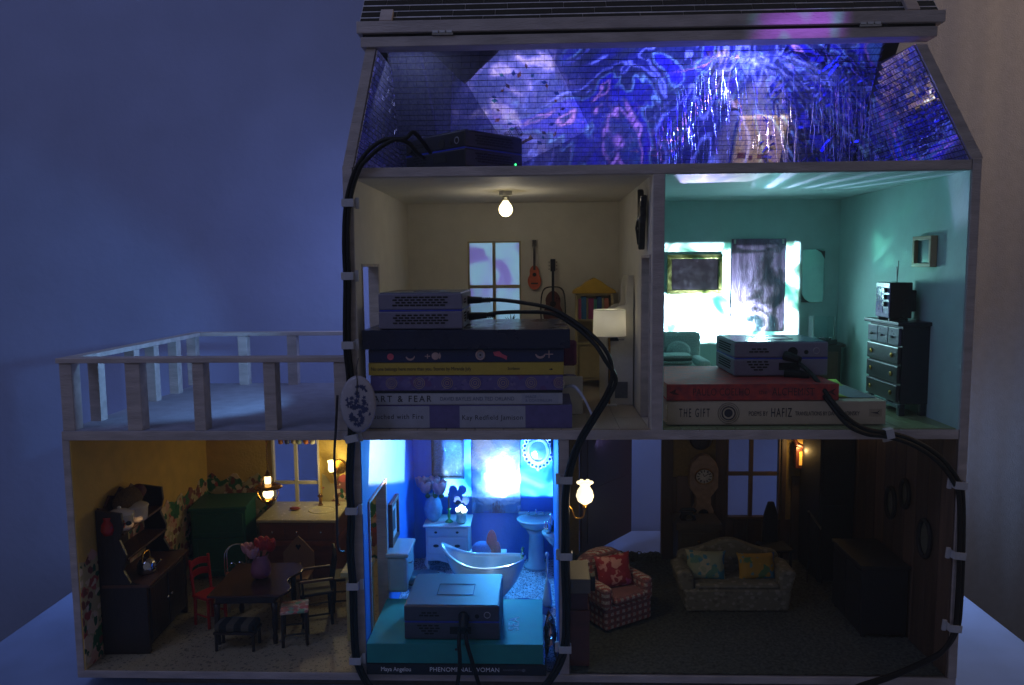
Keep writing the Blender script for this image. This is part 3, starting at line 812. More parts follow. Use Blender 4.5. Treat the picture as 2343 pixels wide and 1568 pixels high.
t = thing('leaflet', 'lime green leaflet with curled edges sticking out behind the red book', 'leaflet', (47.5, 9, 27.6), 0)
lg = MB().grid(10, 8, lambda a, c: (-5 + 8 * a - 2.4 * c * 0, -6 + 9.5 * c, 0.05 + 1.1 * max(0, c - 0.72) ** 1.2 * (1 + a) + 0.12 * sin(a * 5)))
lg.build('page', mat('lime_paper', '#9dbb3a', 0.6, var=0.1), t, smooth=True, solid=0.03)
B(-5, 3.2, -6, 3.6, -0.04, 0.02).build('back_cover', mat('grey_paper', '#5a6670', 0.6), t)
GB3 = 'books under the projector in the bathroom'
b = book('black book reading Maya Angelou PHENOMENAL WOMAN on its spine', 0.98, 18.6, 0.85, 2.0, -0.55, 11, mat('black_glossy_book', '#0e1016', 0.3), group=GB3)
spine_text(b, 'Maya Angelou', -7.4, .62, WINK, sx=.85)
spine_text(b, 'PHENOMENAL WOMAN', -2.6, .62, WINK, sx=.98, space=1.05)
spine_text(b, 'RANDOM HOUSE', 4.6, .28, mat('grey_ink2', '#6a6e78', .6, bump=0))
disc(6.6, .55, .16, mat('grey_ink2', '#6a6e78', .6), b, y=-5.5)
b = book('large teal hardback with the word SEA on its cover, under a projector', 1.05, 18.3, 2.02, 4.02, -0.5, 10.3, mat('teal_book', '#188a86', 0.62, var=0.1, scale=0.5), group=GB3)
text('SEA', 1.6, (5.7, -2.3, b['h'] + .012), b, WINK, rot=(0, 0, 90), sx=1.15, space=1.05)
disc(0.15, 1.45, .13, INK, b, y=-5.15)

# ------------------------------------------------------------------ cables and clips
def cable(label, pts, r=0.22, group='black cables running round the dollhouse', m=BLACKP, name='cable', cat='cable', k=6):
    o = MB().tube(smooth_path(pts, k), r, 10).build(name, m, smooth=True)
    return tag(o, label, cat, group)
def dp(lst, dx=0, dy=0): return [at(u + dx, v, y=y + dy) for u, v, y in lst]
left = [(985, 350, 1.6), (965, 322, 0), (945, 303, -.8), (925, 318, -.9), (880, 320, -.8), (843, 345, -.7), (815, 385, -.6), (799, 430, -.5), (790, 480, -.5), (787, 560, -.5), (790, 640, -.5), (789, 720, -.5), (790, 800, -.5), (797, 870, -.5), (800, 990, -.5), (795, 1100, -.5), (799, 1180, -.5), (797, 1260, -.5), (803, 1340, -.5), (806, 1440, -.5), (812, 1510, -.5), (835, 1562, -.9), (870, 1600, -1.6)]
left2 = [(968, 362, 1.4), (952, 348, -.2), (935, 328, -.8), (905, 320, -.9), (870, 338, -.9), (840, 365, -.8)] + [(u + 9, v, y - .1) for u, v, y in left[6:]]
cable('black cable rising in a hump behind the attic projector, then down the left pillar', dp(left), .2)
cable('black cable with a lower bend at the attic projector, beside the cable with the hump', dp(left2), .2)
mid = [(1092, 690, 6.3), (1130, 686, 6.2), (1190, 692, 5.0), (1260, 706, 3.2), (1320, 740, 1.2), (1368, 780, -.6), (1395, 820, -1.6), (1400, 865, -2.0), (1385, 905, -2.0), (1355, 955, -1.6), (1325, 1005, -1.0), (1303, 1060, -.7), (1290, 1130, -.6), (1289, 1220, -.6), (1288, 1300, -.6), (1291, 1400, -.6), (1287, 1480, -.6), (1270, 1530, -.9), (1235, 1580, -1.4), (1215, 1600, -1.6)]
mid2 = [(1105, 722, 6.3), (1140, 716, 6.2), (1200, 714, 5.0), (1262, 718, 3.2), (1312, 745, 1.2), (1358, 785, -.6), (1385, 825, -1.7)] + [(u + 9, v + 2, y - .1) for u, v, y in mid[7:]]
cable('black cable from the upper plug of the bedroom projector, curving down to the middle pillar', dp(mid), .2)
cable('black cable from the lower plug of the bedroom projector, curving down to the middle pillar', dp(mid2), .2)
right = [(1815, 822, 5.6), (1850, 850, 4.0), (1880, 885, 2.0), (1905, 920, .2), (1945, 962, -.9), (1990, 985, -1.1), (2040, 992, -1.0), (2095, 1010, -.8), (2150, 1045, -.7), (2190, 1095, -.6), (2203, 1140, -.6), (2203, 1270, -.6), (2198, 1380, -.6), (2190, 1440, -.6), (2160, 1487, -.7), (2110, 1515, -.9), (2040, 1545, -1.3), (1970, 1568, -1.6), (1930, 1585, -1.8)]
right2 = [(1850, 868, 5.6), (1868, 885, 3.8), (1890, 912, 1.2)] + [(u - 8, v + 8, y - .12) for u, v, y in right[4:]]
cable('black cable from the round plug of the mint room projector, down the right wall', dp(right), .22)
cable('black cable from the flat plug of the mint room projector, down the right wall', dp(right2), .22)
cable('left one of the two black cables hanging from the bathroom projector', dp([(1052, 1440, -.1), (1050, 1475, -1.3), (1052, 1520, -1.6), (1042, 1600, -1.9)]), .2)
cable('right one of the two black cables hanging from the bathroom projector', dp([(1068, 1440, -.1), (1068, 1470, -1.3), (1085, 1530, -1.6), (1105, 1600, -1.9)]), .2)
cable('thin brown wire hanging from the plaque past the kitchen sconce', dp([(772, 905, -.4), (768, 990, -.5), (765, 1050, -.4), (770, 1150, -.4), (773, 1250, .2), (786, 1262, 1.5)]), .12, None, mat('brown_wire', '#2a2022', .5), 'wire', 'wire')
def plug(label, u, v, y, d, ln=2.0, r=0.42, ribs=True):
    p = at(u, v, y=y); d = Vector(d).normalized()
    t = thing('plug', label, 'plug', p, 0, 'plugs pushed into the projectors')
    MB().cyl((0, 0, 0), d * ln, r, r * .75, 12).build('plug_body', BLACKP, t, bevel=.06)
    if ribs:
        for k in range(4): MB().cyl(d * (ln + .08 + k * .2), d * (ln + .18 + k * .2), r * .68, n=10).build('strain_relief_rib', BLACKP, t)
        MB().cyl(d * ln, d * (ln + .85), r * .42, n=8).build('strain_relief', BLACKP, t)
plug('upper black plug with ribbed neck in the side of the bedroom projector', 1066, 687, 6.3, (1, -.05, .0), 1.7)
plug('lower black plug with ribbed neck in the side of the bedroom projector', 1072, 724, 6.3, (1, -.05, .05), 1.9)
plug('round black plug in the mint room projector', 1795, 813, 6.1, (.75, -.7, -.25), 1.7, .5, False)
plug('flat black plug in the mint room projector, under the round one', 1795, 852, 6.1, (1, -.45, -.1), 2.4, .5, False)
plug('black plug in the back of the bathroom projector', 1062, 1410, .2, (0, -.8, -.5), 1.5, .55, False)
plug('black plug in the attic projector', 950, 352, 1.9, (-.3, -.9, .1), 1.2, .4, False)
CL = mat('white_clip_plastic', '#b6b8bc', 0.35, var=0.05, bump=0.02)
def clip(label, u, v, w_=1.15, side=1, rz=0, y=-.6):
    t = thing('cable_clip', label, 'cable clip', at(u, v, y=y), 0, 'white cable clips on the pillars', ry=rz)
    MB().box(-w_ / 2, w_ / 2, -.38, -.3, -.36, .36).box(-w_ / 2, -w_ / 2 + .08, -.3, .45, -.36, .36).box(w_ / 2 - .08, w_ / 2, -.3, .45, -.36, .36).build('strap', CL, t, bevel=.03)
    x = (w_ / 2 + .01) * side
    B(min(x, x + .35 * side), max(x, x + .35 * side), .2, .48, -.52, .52).build('mounting_foot', CL, t, bevel=.03)
for u, v, l_ in ((795, 465, 'topmost white clip on the left pillar, beside the ceiling bulb room'), (794, 632, 'white clip on the left pillar, second from the top'), (795, 790, 'white clip on the left pillar just above the porcelain plaque'),
                 (803, 1168, 'white clip on the left pillar beside the kitchen sink'), (806, 1340, 'white clip on the left pillar beside the dining table'), (812, 1510, 'lowest white clip on the left pillar')):
    clip(l_, u + 2, v)
clip('white clip at the foot of the porcelain plaque', 805, 1003, 1.2, 1, -12)
for u, v, l_ in ((1295, 1098, 'white clip on the middle pillar level with the tulip wall lamp'), (1295, 1272, 'white clip on the middle pillar level with the armchair back'), (1293, 1484, 'lowest white clip on the middle pillar')): clip(l_, u, v, 1.2, -1)
clip('tilted white clip below the cream book', 2034, 992, .9, 1, 78, -1.0)
for u, v, l_ in ((2196, 1110, 'topmost white clip on the right wall'), (2192, 1270, 'middle white clip on the right wall'), (2183, 1436, 'lowest white clip on the right wall')): clip(l_, u, v, 1.15, -1, 6)
# porcelain plaque
t = thing('plaque', 'oval white porcelain plaque with blue flowers hanging on the left pillar', 'plaque', at(820, 925, y=-1.3), 0, rx=0)
MB().lathe([(0.001, -.25), (1.2, -.24), (1.62, -.1), (1.68, .05), (1.5, .22), (0.8, .3), (0.001, .32)], n=36, sx=1, sy=1.62).build('disc', mat('plaque_porcelain', '#a9a6ae', .25, var=.05), t, smooth=True)
PF = mat('delft_blue_print', '#2c3763', .4, bump=0)
rr = random.Random(5)
f_ = MB()
for k in range(58):
    a = rr.uniform(0, 6.28); r_ = rr.uniform(0, 1) ** .6
    x, y = 1.05 * r_ * cos(a) + .1, 1.9 * r_ * sin(a) - .1
    z = .33 - .13 * (x / 1.3) ** 2 - .05 * (y / 2.1) ** 2
    n = rr.choice((5, 6, 7)); s_ = rr.uniform(.13, .34)
    f_.prism([(x + s_ * (1 if q % 2 else .5) * cos(q * pi / n), y + s_ * (1 if q % 2 else .5) * sin(q * pi / n)) for q in range(2 * n)], z, z + .02, 'z')
f_.build('blue_flowers', PF, t, kind='stuff')
for c in t.children: c.rotation_euler = (R(90), R(0), R(4))
MB().tube([(0.02, -.3, 2.2), (-.1, -.1, 3.2), (.05, .3, 4.3)], .04, 6).build('hanging_cord', mat('grey_cord', '#33333a', .8), t)
MB().tube([(-.05, -.32, .9), (0.0, -.34, 1.7), (.02, -.3, 2.2)], .05, 6).build('knot', mat('grey_cord', '#33333a', .8), t)
#PART4

# ------------------------------------------------------------------ attic contents
t = thing('card', 'white greeting card with small coloured leaves and a barcode lying in the attic', 'card', (16.4, 14.6, Z5 + .06), -28.4)
B(-5, 5, -7.6, 7.6, 0, .06).build('paper', mat('card_paper', '#e4e6ee', .55, var=.03), t)
rr = random.Random(9)
lc = [mat('leaf_' + n, c, .6, bump=0) for n, c in (('blue', '#1f5a8a'), ('orange', '#c07a3a'), ('brown', '#5a3a3a'), ('teal', '#2c8a8a'))]
for k in range(26):
    a = k / 26 * 6.28; cx, cy = 3.3 * cos(a) + rr.uniform(-.4, .4), 1.5 + 4.4 * sin(a) + rr.uniform(-.4, .4)
    an = rr.uniform(0, 6.28); l_ = rr.uniform(.5, .9)
    MB().prism([(cx, cy), (cx + l_ * cos(an + .5) * .6, cy + l_ * sin(an + .5) * .6), (cx + l_ * cos(an), cy + l_ * sin(an)), (cx + l_ * cos(an - .5) * .6, cy + l_ * sin(an - .5) * .6)], .06, .075, 'z').build('printed_leaf', lc[k % 4], t)
bc = MB(); x = -4.4
while x < -2.4: w_ = rr.choice((.04, .07, .1)); bc.box(x, x + w_, 3.0, 4.3, .06, .075); x += w_ + rr.choice((.05, .09))
bc.build('barcode', INK, t)
MB().box(-5.0, -1.6, 5.0, 5.35, .06, .08).build('gold_strip', BRASS, t)
t = thing('paper_bag', 'cream paper bag with dark red marks lying in the attic', 'paper bag', (44.6, 20.3, Z5 + .05), 0)
B(-2.9, 2.9, -2.9, 3.4, 0, .9).build('bag', mat('cream_bag', '#e3cd92', .7, var=.12), t, bevel=.2)
for a in ((-2.4, -1.4, 1.6, 2.3), (0, 1.2, 1.8, 2.4), (-1, -.6, 2.0, 2.6)): B(a[0], a[1], a[2], a[3], .9, .92).build('red_mark', mat('maroon_print', '#6b1f22', .6), t)
t = thing('reflection_strip', 'beige crumpled strip put on the attic floor for a reflection', 'lace strip', (39, 13, Z5 + .05), 0)  # strip made up for the peach reflection of something outside
MB().grid(16, 5, lambda a, b: (-2.2 + 4.8 * b * .5 + 2.6 * a + .25 * sin(a * 14), -3.2 + 6.8 * a, .15 + .25 * sin(a * 22 + b * 5) * cos(b * 7))).build('lace', mat('beige_reflection', '#c2a27e', .9, var=.3, scale=5, bump=.3), t, smooth=True, solid=.05)
for i, (a, b, r_, lb) in enumerate((((5, 9.5), (6.5, 24), .16, 'pale rod lying on the attic floor nearest the left gable'), ((8.6, 10), (7.3, 22), .1, 'thin blue rod lying behind the attic projector'))):
    o = MB().cyl((a[0], a[1], Z5 + .25), (b[0], b[1], Z5 + .25), r_, n=8).build('rod', mat('pale_rod', '#8d8fc6', .5), None); tag(o, lb, 'rod')
t = thing('tinsel', 'shiny blue tinsel foil heaped at the right end of the attic', 'tinsel', (50.5, 17, Z5), 0)
TIN = mat('blue_foil', '#3a3fd0', .18, metal=1, var=.3)
rr = random.Random(21); mb = MB()
for k in range(170):
    c = Vector((rr.uniform(-6, 6), rr.uniform(-7, 7), rr.uniform(.1, 1.2))); d = Vector((rr.gauss(0, 1), rr.gauss(0, 1), rr.gauss(0, .5))).normalized() * rr.uniform(.4, 1.4)
    n = d.orthogonal().normalized() * rr.uniform(.08, .18)
    mb.add([c - d - n, c + d - n, c + d + n, c - d + n], [(0, 1, 2, 3)])
mb.build('foil_strips', TIN, t, kind='stuff')

t = thing('glint_threads', 'fine added foil threads hanging for sparkle across the right half of the attic', 'tinsel', (40, 12, Z5))  # invented threads, put in to give the attic its sparkle
TH = mat('violet_foil_thread', '#b9b4ff', .22, metal=.85, var=.3)
for k in range(240):
    x = rr.uniform(-20, 15) if k % 3 else rr.uniform(6, 15); y = rr.uniform(-5, 5.5); zt_ = 12.0 - max(0, (y + 4)) * .52; l_ = rr.uniform(2.5, 9)
    zt_ = min(zt_, 10.6); z0_ = max(.3, zt_ - l_); pts = []; n_ = int((zt_ - z0_) / .8) + 2; dx = rr.uniform(-.06, .12)
    for q in range(n_): pts.append((x + dx * q + rr.uniform(-.06, .06), y + rr.uniform(-.06, .06), zt_ - (zt_ - z0_) * q / (n_ - 1)))
    MB().tube(pts, rr.uniform(.012, .026), 4).build('thread', TH, t)

# ------------------------------------------------------------------ bedroom
t = thing('ceiling_bulb', 'lit round bulb in a grey ceiling socket of the cream bedroom', 'bulb', (14.5, 14, 48.85))
MB().cyl((0, 0, -.5), (0, 0, 0), .72, n=20).build('ceiling_rose', WHITEP, t, bevel=.05)
MB().cyl((0, 0, -1.05), (0, 0, -.5), .36, n=14).build('socket', mat('grey_socket', '#77706a', .4), t)
for z in (-.68, -.82, -.96): MB().ring((0, 0, z), .37, .37, .05, 'z', 16).build('thread', CHROME, t)
MB().lathe([(.3, -1.05), (.42, -1.25), (.68, -1.6), (.78, -2.0), (.68, -2.4), (.4, -2.66), (.001, -2.76)], n=22).build('bulb', glow('warm_bulb', (1.0, .82, .42), 4.5), t, smooth=True)
lamp('bedroom_bulb_light', 'POINT', (14.5, 14, 45.7), 0.046, (1, .88, .68), .3)

t = thing('ukulele', 'small orange ukulele with a dark neck hanging on the bedroom back wall', 'ukulele', (17.55, 29.45, 37.5))
mb = MB(); pts = []
for k in range(40):
    a = 2 * pi * k / 40; zz = -cos(a); r_ = 1.05 - .3 * (1 + zz) / 2
    w_ = sin(a) * (r_ - .22 * math.exp(-((zz - .25) / .28) ** 2)); pts.append((w_, 1.62 + zz * 1.6))
mb.prism(pts, -.25, .25).build('body', mat('orange_wood', '#c2552c', .45, var=.1), t, bevel=.06)
MB().cyl((0, -.3, 2.0), (0, -.2, 2.0), .26, n=16).build('sound_hole', VENT, t)
B(-.45, .45, -.32, -.24, .75, .95).build('bridge', DWOOD, t)
B(-.16, .16, -.34, -.15, 2.6, 5.6).build('neck', DWOOD, t)
B(-.25, .25, -.32, -.12, 5.6, 6.5).build('headstock', DWOOD, t, bevel=.05)
t = thing('guitar', 'dark brown guitar standing on a wire stand by the yellow bookcase', 'guitar', (19.95, 28.6, 31.6))
pts = []
for k in range(40):
    a = 2 * pi * k / 40; zz = -cos(a); r_ = 1.5 - .35 * (1 + zz) / 2
    pts.append((sin(a) * (r_ - .35 * math.exp(-((zz - .2) / .26) ** 2)), 3.4 + zz * 2.4))
MB().prism(pts, -.3, .3).build('body', mat('dark_red_wood', '#5a2a1c', .3, var=.3), t, bevel=.08)
MB().cyl((0, -.34, 4.1), (0, -.28, 4.1), .4, n=16).build('sound_hole', VENT, t)
B(-.17, .17, -.42, -.2, 4.5, 8.3).build('neck', BLACKM, t)
B(-.32, .32, -.4, -.2, 8.3, 9.9).build('headstock', BLACKM, t, bevel=.06)
for s in (-1, 1):
    for z in (8.6, 9.05, 9.5): MB().ball((s * .48, -.3, z), .1, n=8, k=5).build('tuning_peg', CHROME, t)
MB().tube(smooth_path([(-1.3, -.4, 0), (-1.6, -.4, 3), (-1.3, -.5, 5.8), (0, -.55, 6.3), (1.3, -.5, 5.8), (1.6, -.4, 3), (1.3, -.4, 0)], 5), .09, 6).build('wire_stand', BLACKM, t)

t = thing('bookcase', 'narrow yellow-roofed toy bookcase with coloured books', 'bookcase', (25.1, 26.6, 26.0))
YW = mat('yellow_paint', '#c9a227', .5, var=.08); CW = mat('cream_shelf_paint', '#b8a878', .5, var=.06)
for s in (-1, 1): B(2.2 * s - .15, 2.2 * s + .15, -1.3, 1.3, 0, 11).build('side_panel', CW, t, bevel=.04)
B(-2.04, 2.04, 1.15, 1.3, 0, 11).build('back_panel', CW, t)
for z in (.1, 4.6, 7.6, 10.85): B(-2.04, 2.04, -1.25, 1.14, z, z + .25).build('shelf', CW, t)
prof = [(-2.75, 11.12), (-2.6, 11.5), (-1.7, 12.0), (-.9, 12.6), (0, 13.1), (.9, 12.6), (1.7, 12.0), (2.6, 11.5), (2.75, 11.12)]
MB().prism(prof, -1.5, 1.3).build('pediment', YW, t, bevel=.08)
tops = [('#b04a78', .36), ('#2a6a9c', .62), ('#a9a37c', .2), ('#9c3a70', .7), ('#4aa088', .35), ('#1f4f8c', .62), ('#b8b080', .25), ('#b86a54', .6)]
x = -2.0
for i, (c, w_) in enumerate(tops):
    bk = thing('toy_book', ['pink toy book at the left end of the yellow bookcase', 'blue toy book beside the leftmost pink one', 'thin buff toy book on the yellow bookcase', 'wide magenta toy book on the yellow bookcase', 'sea green toy book on the yellow bookcase', 'navy blue toy book in the middle right of the yellow bookcase', 'narrow cream toy book before the last one', 'salmon toy book at the right end of the yellow bookcase'][i], 'toy book', (25.1 + x + w_ / 2, 26.4, 26.0 + 7.87), 0, 'toy books in the yellow bookcase')
    h = 2.5 + .1 * ((i * 7) % 4)
    B(-w_ / 2 + .02, w_ / 2 - .02, -1, 1, 0, h).build('cover', mat('toybook_' + str(i), c, .5, var=.08), bk, bevel=.02)
    x += w_ + .02
B(-1.9, 1.9, -1.32, -1.2, .4, 4.4).build('lower_door', CW, t, bevel=.04)
t = thing('floor_lamp', 'lit floor lamp with a cream drum shade and brass pole', 'floor lamp', (25.8, 12.3, 25.2))
MB().lathe([(1.8, 7.75), (1.72, 10.6)], n=36).build('lamp_shade', sheer('shade_cloth', '#ffffff', .55), t, smooth=True, solid=.04)
for z, r_ in ((7.75, 1.8), (10.6, 1.72)): MB().ring((0, 0, z), r_, r_, .035, 'z', 32, 5).build('shade_ring', WHITEP, t)
MB().cyl((0, 0, .2), (0, 0, 8.6), .13, n=10).build('pole', BRASS, t)
MB().ball((0, 0, 9.9), .28, n=10, k=6).build('bulb', glow('warm_bulb', (1.0, .82, .42), 4.5), t, smooth=True)
B(-.8, .8, -.6, .6, 0, .16).build('base', WHITEP, t, bevel=.05)
for a in range(3): MB().cyl((0, 0, 9.6), (1.7 * cos(a * 2.1), 1.7 * sin(a * 2.1), 10.55), .03, n=5).build('shade_spider', BRASS, t)
lamp('floor_lamp_light', 'POINT', (25.8, 12.3, 35.62), 0.022, (1, .90, .62), .12)
t = thing('hall_stand', 'tall white panel with curved shoulders against the right bedroom wall', 'hall stand', (28.35, 8, 25.2))
WP2 = mat('warm_white_panel', '#dcd8cc', .5, var=.05)
def shoulder(x0, x1, y0, m, nm, zt):
    # a board running along x with an S-curved left edge
    pr_ = [(x1, 0), (x0, 0), (x0, 8.5)]
    for k in range(9): a = k / 8; pr_.append((x0 + (x1 - x0 - 1.0) * (a ** 1.5), 8.5 + 2.6 * sin(a * pi / 2)))
    for k in range(7): a = k / 6; pr_.append((x1 - 1.0 + .15 + .35 * (1 - cos(a * pi / 2)), 11.4 + (zt - 11.4) * sin(a * pi / 2)))
    pr_.append((x1, zt))
    MB().prism(pr_, y0, y0 + .35).build(nm, m, t, bevel=.05)
shoulder(-2.9, .1, 4.6, WP2, 'front_panel', 14.3)
shoulder(-3.3, -.1, 8.2, WP2, 'rear_panel', 14.3)
B(-.15, .1, 4.95, 8.2, 0, 12.5).build('back_board', WP2, t)
B(-1.9, -.5, 4.45, 4.6, .8, 2.6).build('kick_panel', mat('grey_panel', '#6c6f74', .6), t)
t = thing('black_clip', 'small black binder clip on the white panel under the lamp shade', 'clip', at(1405, 775, y=12.4))
MB().prism([(-.5, -.25), (.5, -.25), (.3, .3), (-.3, .3)], -.2, .2).build('body', BLACKM, t)
MB().tube([(.2, 0, .2), (1.1, 0, .1), (1.1, 0, -.15), (.2, 0, -.1)], .05, 6).build('wire_arm', CHROME, t)
t = thing('wall_sculpture', 'black horned steer skull hanging on the right wall of the cream bedroom', 'wall sculpture', (28.5, 3.4, 44.8))
sk = [(-.95, 1.2), (-1.55, 2.3), (-1.25, 2.45), (-.5, 1.9), (-.1, 1.35), (.3, 2.0), (.8, 3.1), (1.15, 3.2), (1.1, 2.0), (.9, .9), (.85, -.2), (.5, -1.4), (.35, -2.6), (-.15, -2.75), (-.5, -1.6), (-.85, -.2), (-1.3, .5)]
MB().prism(sk, -.75, -.15, 'x').build('skull', BLACKM, t, bevel=.12)
for c in ((.35, .25), (-.45, .3)): MB().ball((-.72, c[0], c[1]), .16, .16, .22, 8, 6).build('eye_socket', CHROME, t)
MB().tube([(-.6, 1.0, .6), (-.9, .5, -.6), (-.7, .25, -2.2)], .12, 6).build('ridge', BLACKM, t)
t = thing('potted_plant', 'spiky dark little plant on the bedroom window sill', 'plant', at(1170, 741, y=28.8))
MB().lathe([(.3, -.7), (.45, 0), (.4, .02)], n=12).build('pot', DWOOD, t)
rr = random.Random(4)
for k in range(16):
    a = rr.uniform(-1.4, 1.4); d = Vector((sin(a), rr.uniform(-.3, .3), cos(a))) * rr.uniform(1.1, 1.5); w_ = Vector((cos(a), 0, -sin(a))) * .07
    MB().add([-w_, w_, d * .5 + w_, d, d * .5 - w_, d * .5 + Vector((0, .06, 0))], [(0, 1, 2, 5), (0, 5, 4), (5, 2, 3), (4, 5, 3)]).build('leaf', mat('dark_leaf', '#10201c', .5), t)
t = thing('ribbon', 'pale satin ribbon looping out of the book stack onto the bedroom floor', 'ribbon', (20.5, 2, 27.6))
pth = smooth_path([(0, 0, 1.2), (.9, -.6, 1.3), (1.7, -1.0, .4), (2.4, -1.1, -1.0), (2.8, -1.2, -2.0)], 5)
MB().grid(len(pth) - 1, 1, lambda a, b: tuple(pth[min(len(pth) - 1, round(a * (len(pth) - 1)))] + Vector((.1 * b, .0, .3 * b)))).build('band', mat('satin', '#b6bcd0', .3), t, smooth=True, solid=.04)
t = thing('pillow', 'small magenta pillow behind the right end of the book stack', 'pillow', (21.3, 9, 31.4))
MB().box(-.8, .75, -.4, .4, -1.3, 1.4).build('cushion', mat('magenta_cloth', '#6a3058', .9, var=.2), t, bevel=.3)
t2 = thing('toy_bed', 'low lilac toy bed behind the right end of the book stack', 'bed', (20.6, 12, 25.2))
B(-1.8, 1.8, -4.6, 3, .5, 3.2).build('mattress', mat('lilac_cloth', '#6e6c98', .9, var=.15), t2, bevel=.4)
B(-2.0, 2.0, -4.8, -4.6, 0, 4.0).build('headboard', WP2, t2, bevel=.1)
for s in (-1, 1):
    for y in (-4.4, 2.8): B(s * 1.7 - .15, s * 1.7 + .15, y, y + .3, 0, .5).build('leg', WP2, t2)
t['label'] = 'small magenta pillow propped on the lilac bed behind the books'
# ------------------------------------------------------------------ mint room
t = thing('sofa', 'pale mint toy sofa with two loose cushions in the left corner of the mint room', 'sofa', (33.6, 20.5, 25.2))
FAB = mat('mint_boucle', '#cfe8e2', .95, var=.25, scale=8, bump=.5)
B(-3.6, 4.4, -3.5, 3.0, .3, 2.6).build('base', FAB, t, bevel=.35)
B(-3.5, 4.3, 2.0, 3.4, 2.4, 7.2).build('backrest', FAB, t, bevel=.5)
B(3.0, 4.4, -3.5, 2.2, 2.4, 4.4).build('armrest', FAB, t, bevel=.45)
B(-3.5, 2.9, -3.5, 1.9, 2.65, 3.9).build('seat_cushion', FAB, t, bevel=.45)
for i, x in enumerate((-1.9, 1.4)): MB().ball((x, 1.2, 5.0), 1.5, .6, 1.2, 14, 8).build('back_cushion', FAB, t, smooth=True)
for x in (-3.3, 3.9):
    for y in (-3.2, 2.6): B(x, x + .3, y, y + .3, 0, .3).build('leg', DWOOD, t)
t = thing('folded_blanket', 'grey folded blanket with a darker stripe laid across the mint sofa seat', 'blanket', (33.2, 17.2, 29.15))
for z, m, d_ in ((0, FAB, 0), (.38, mat('grey_stripe_cloth', '#67726f', .95, scale=8, bump=.4), .1), (.66, FAB, .05)): B(-3.0 + d_, 2.7 - d_, -.1, 3.4, z, z + .34).build('fold', m, t, bevel=.14)
t = thing('picture_frame', 'gilt framed mirror glass on the lit back wall of the mint room', 'framed mirror', (38.44, 29.75, 39.36))
def frame(t, w_, h, b, m, glassm, dp_=.4, steps=2, gname='mirror_glass'):
    for k in range(steps):
        bb = b * (1 - k * .45); o = k * b * .45; y1 = .1 - k * .12
        for a in ((-w_ + o, w_ - o, h - o - bb, h - o), (-w_ + o, w_ - o, -h + o, -h + o + bb), (-w_ + o, -w_ + o + bb, -h + o + bb, h - o - bb), (w_ - o - bb, w_ - o, -h + o + bb, h - o - bb)):
            B(a[0], a[1], -dp_ + k * .12 * 1.2, .12 - k * .01, a[2], a[3]).build('frame_rail', m, t, bevel=.05)
    B(-w_ + b, w_ - b, -.12, -.02, -h + b, h - b).build(gname, glassm, t)
frame(t, 3.56, 2.57, .55, mat('gilt_green_bronze', '#5f6038', .22, metal=.9, var=.35, scale=3), MIRROR)
t = thing('mirror_panel', 'tall scratched violet mirror sheet leaning on the lit mint room wall', 'mirror sheet', (46.6, 29.8, 31.8))
SCR = mat('scratched_violet_mirror', '#7f7290', .2, metal=.97, var=.4, scale=.9, bump=.1, stretch=(2, 2, .35))
B(-3.45, 3.5, -.35, -.12, 0, 12.05).build('glass_sheet', SCR, t, bevel=.04)
for x in (-3.2, 3.0): B(x, x + .25, -.38, -.36, 11.4, 12.0).build('tape', WHITEP, t)
t = thing('wall_mirror', 'narrow frameless mirror with dark corners on the mint back wall', 'mirror', (53.7, 29.85, 39.0))
MB().prism([(-1.35, -3.1), (-1.1, -3.45), (1.2, -3.45), (1.45, -3.2), (1.45, 3.2), (1.3, 3.45), (-1.3, 3.45), (-1.45, 3.2)], -.2, -.05).build('glass', mat('pale_mirror', '#a8c4be', .12, metal=.85, var=.06), t, bevel=.05)
for s in (-1, 1): MB().prism([(s * -1.45, -3.3 * s - .1), (s * -1.45, -2.2 * s), (s * -1.0, -3.0 * s), (s * -.3, -3.45 * s)], -.26, -.21).build('corner_ornament', DWOOD, t)
t = thing('side_table', 'dark round-edged side table in the back corner of the mint room', 'side table', (54.2, 26.6, 25.2))
MB().prism([(-2.1, -1.9), (2.1, -1.9), (2.3, 0), (2.1, 1.9), (-2.1, 1.9), (-2.3, 0)], 5.0, 5.35, 'z').build('tabletop', DWOOD, t, bevel=.08)
B(-1.7, 1.7, -1.5, 1.5, .3, 5.0).build('cabinet', DWOOD, t, bevel=.05)
B(-1.3, 1.3, -1.58, -1.5, 1.0, 4.4).build('door', BWOOD, t, bevel=.05)
t = thing('display_case', 'small glass case with silvery trinkets on a black base', 'display case', (53.6, 26.0, 30.57))
B(-1.6, 1.6, -1.3, 1.3, 0, .6).build('base', BLACKM, t, bevel=.06)
GL = glass('case_glass', (.85, .97, .97))
for a in ((-1.25, -1.2, -1, 1), (1.2, 1.25, -1, 1)): B(a[0], a[1], a[2], a[3], .6, 3.4).build('glass_side', GL, t)
B(-1.2, 1.2, .95, 1.0, .6, 3.4).build('glass_side', GL, t)
for x in (-1.25, 1.25): MB().cyl((x, -1, .6), (x, -1, 3.5), .05, n=6).build('glass_edge', mat('edge_glint', '#a6d6cc', .1, metal=.6), t)
rr = random.Random(8)
for k in range(9): MB().ball((rr.uniform(-1, 1), rr.uniform(-.8, .6), .75), .2, .16, .14, 7, 5).build('trinket', CHROME, t)
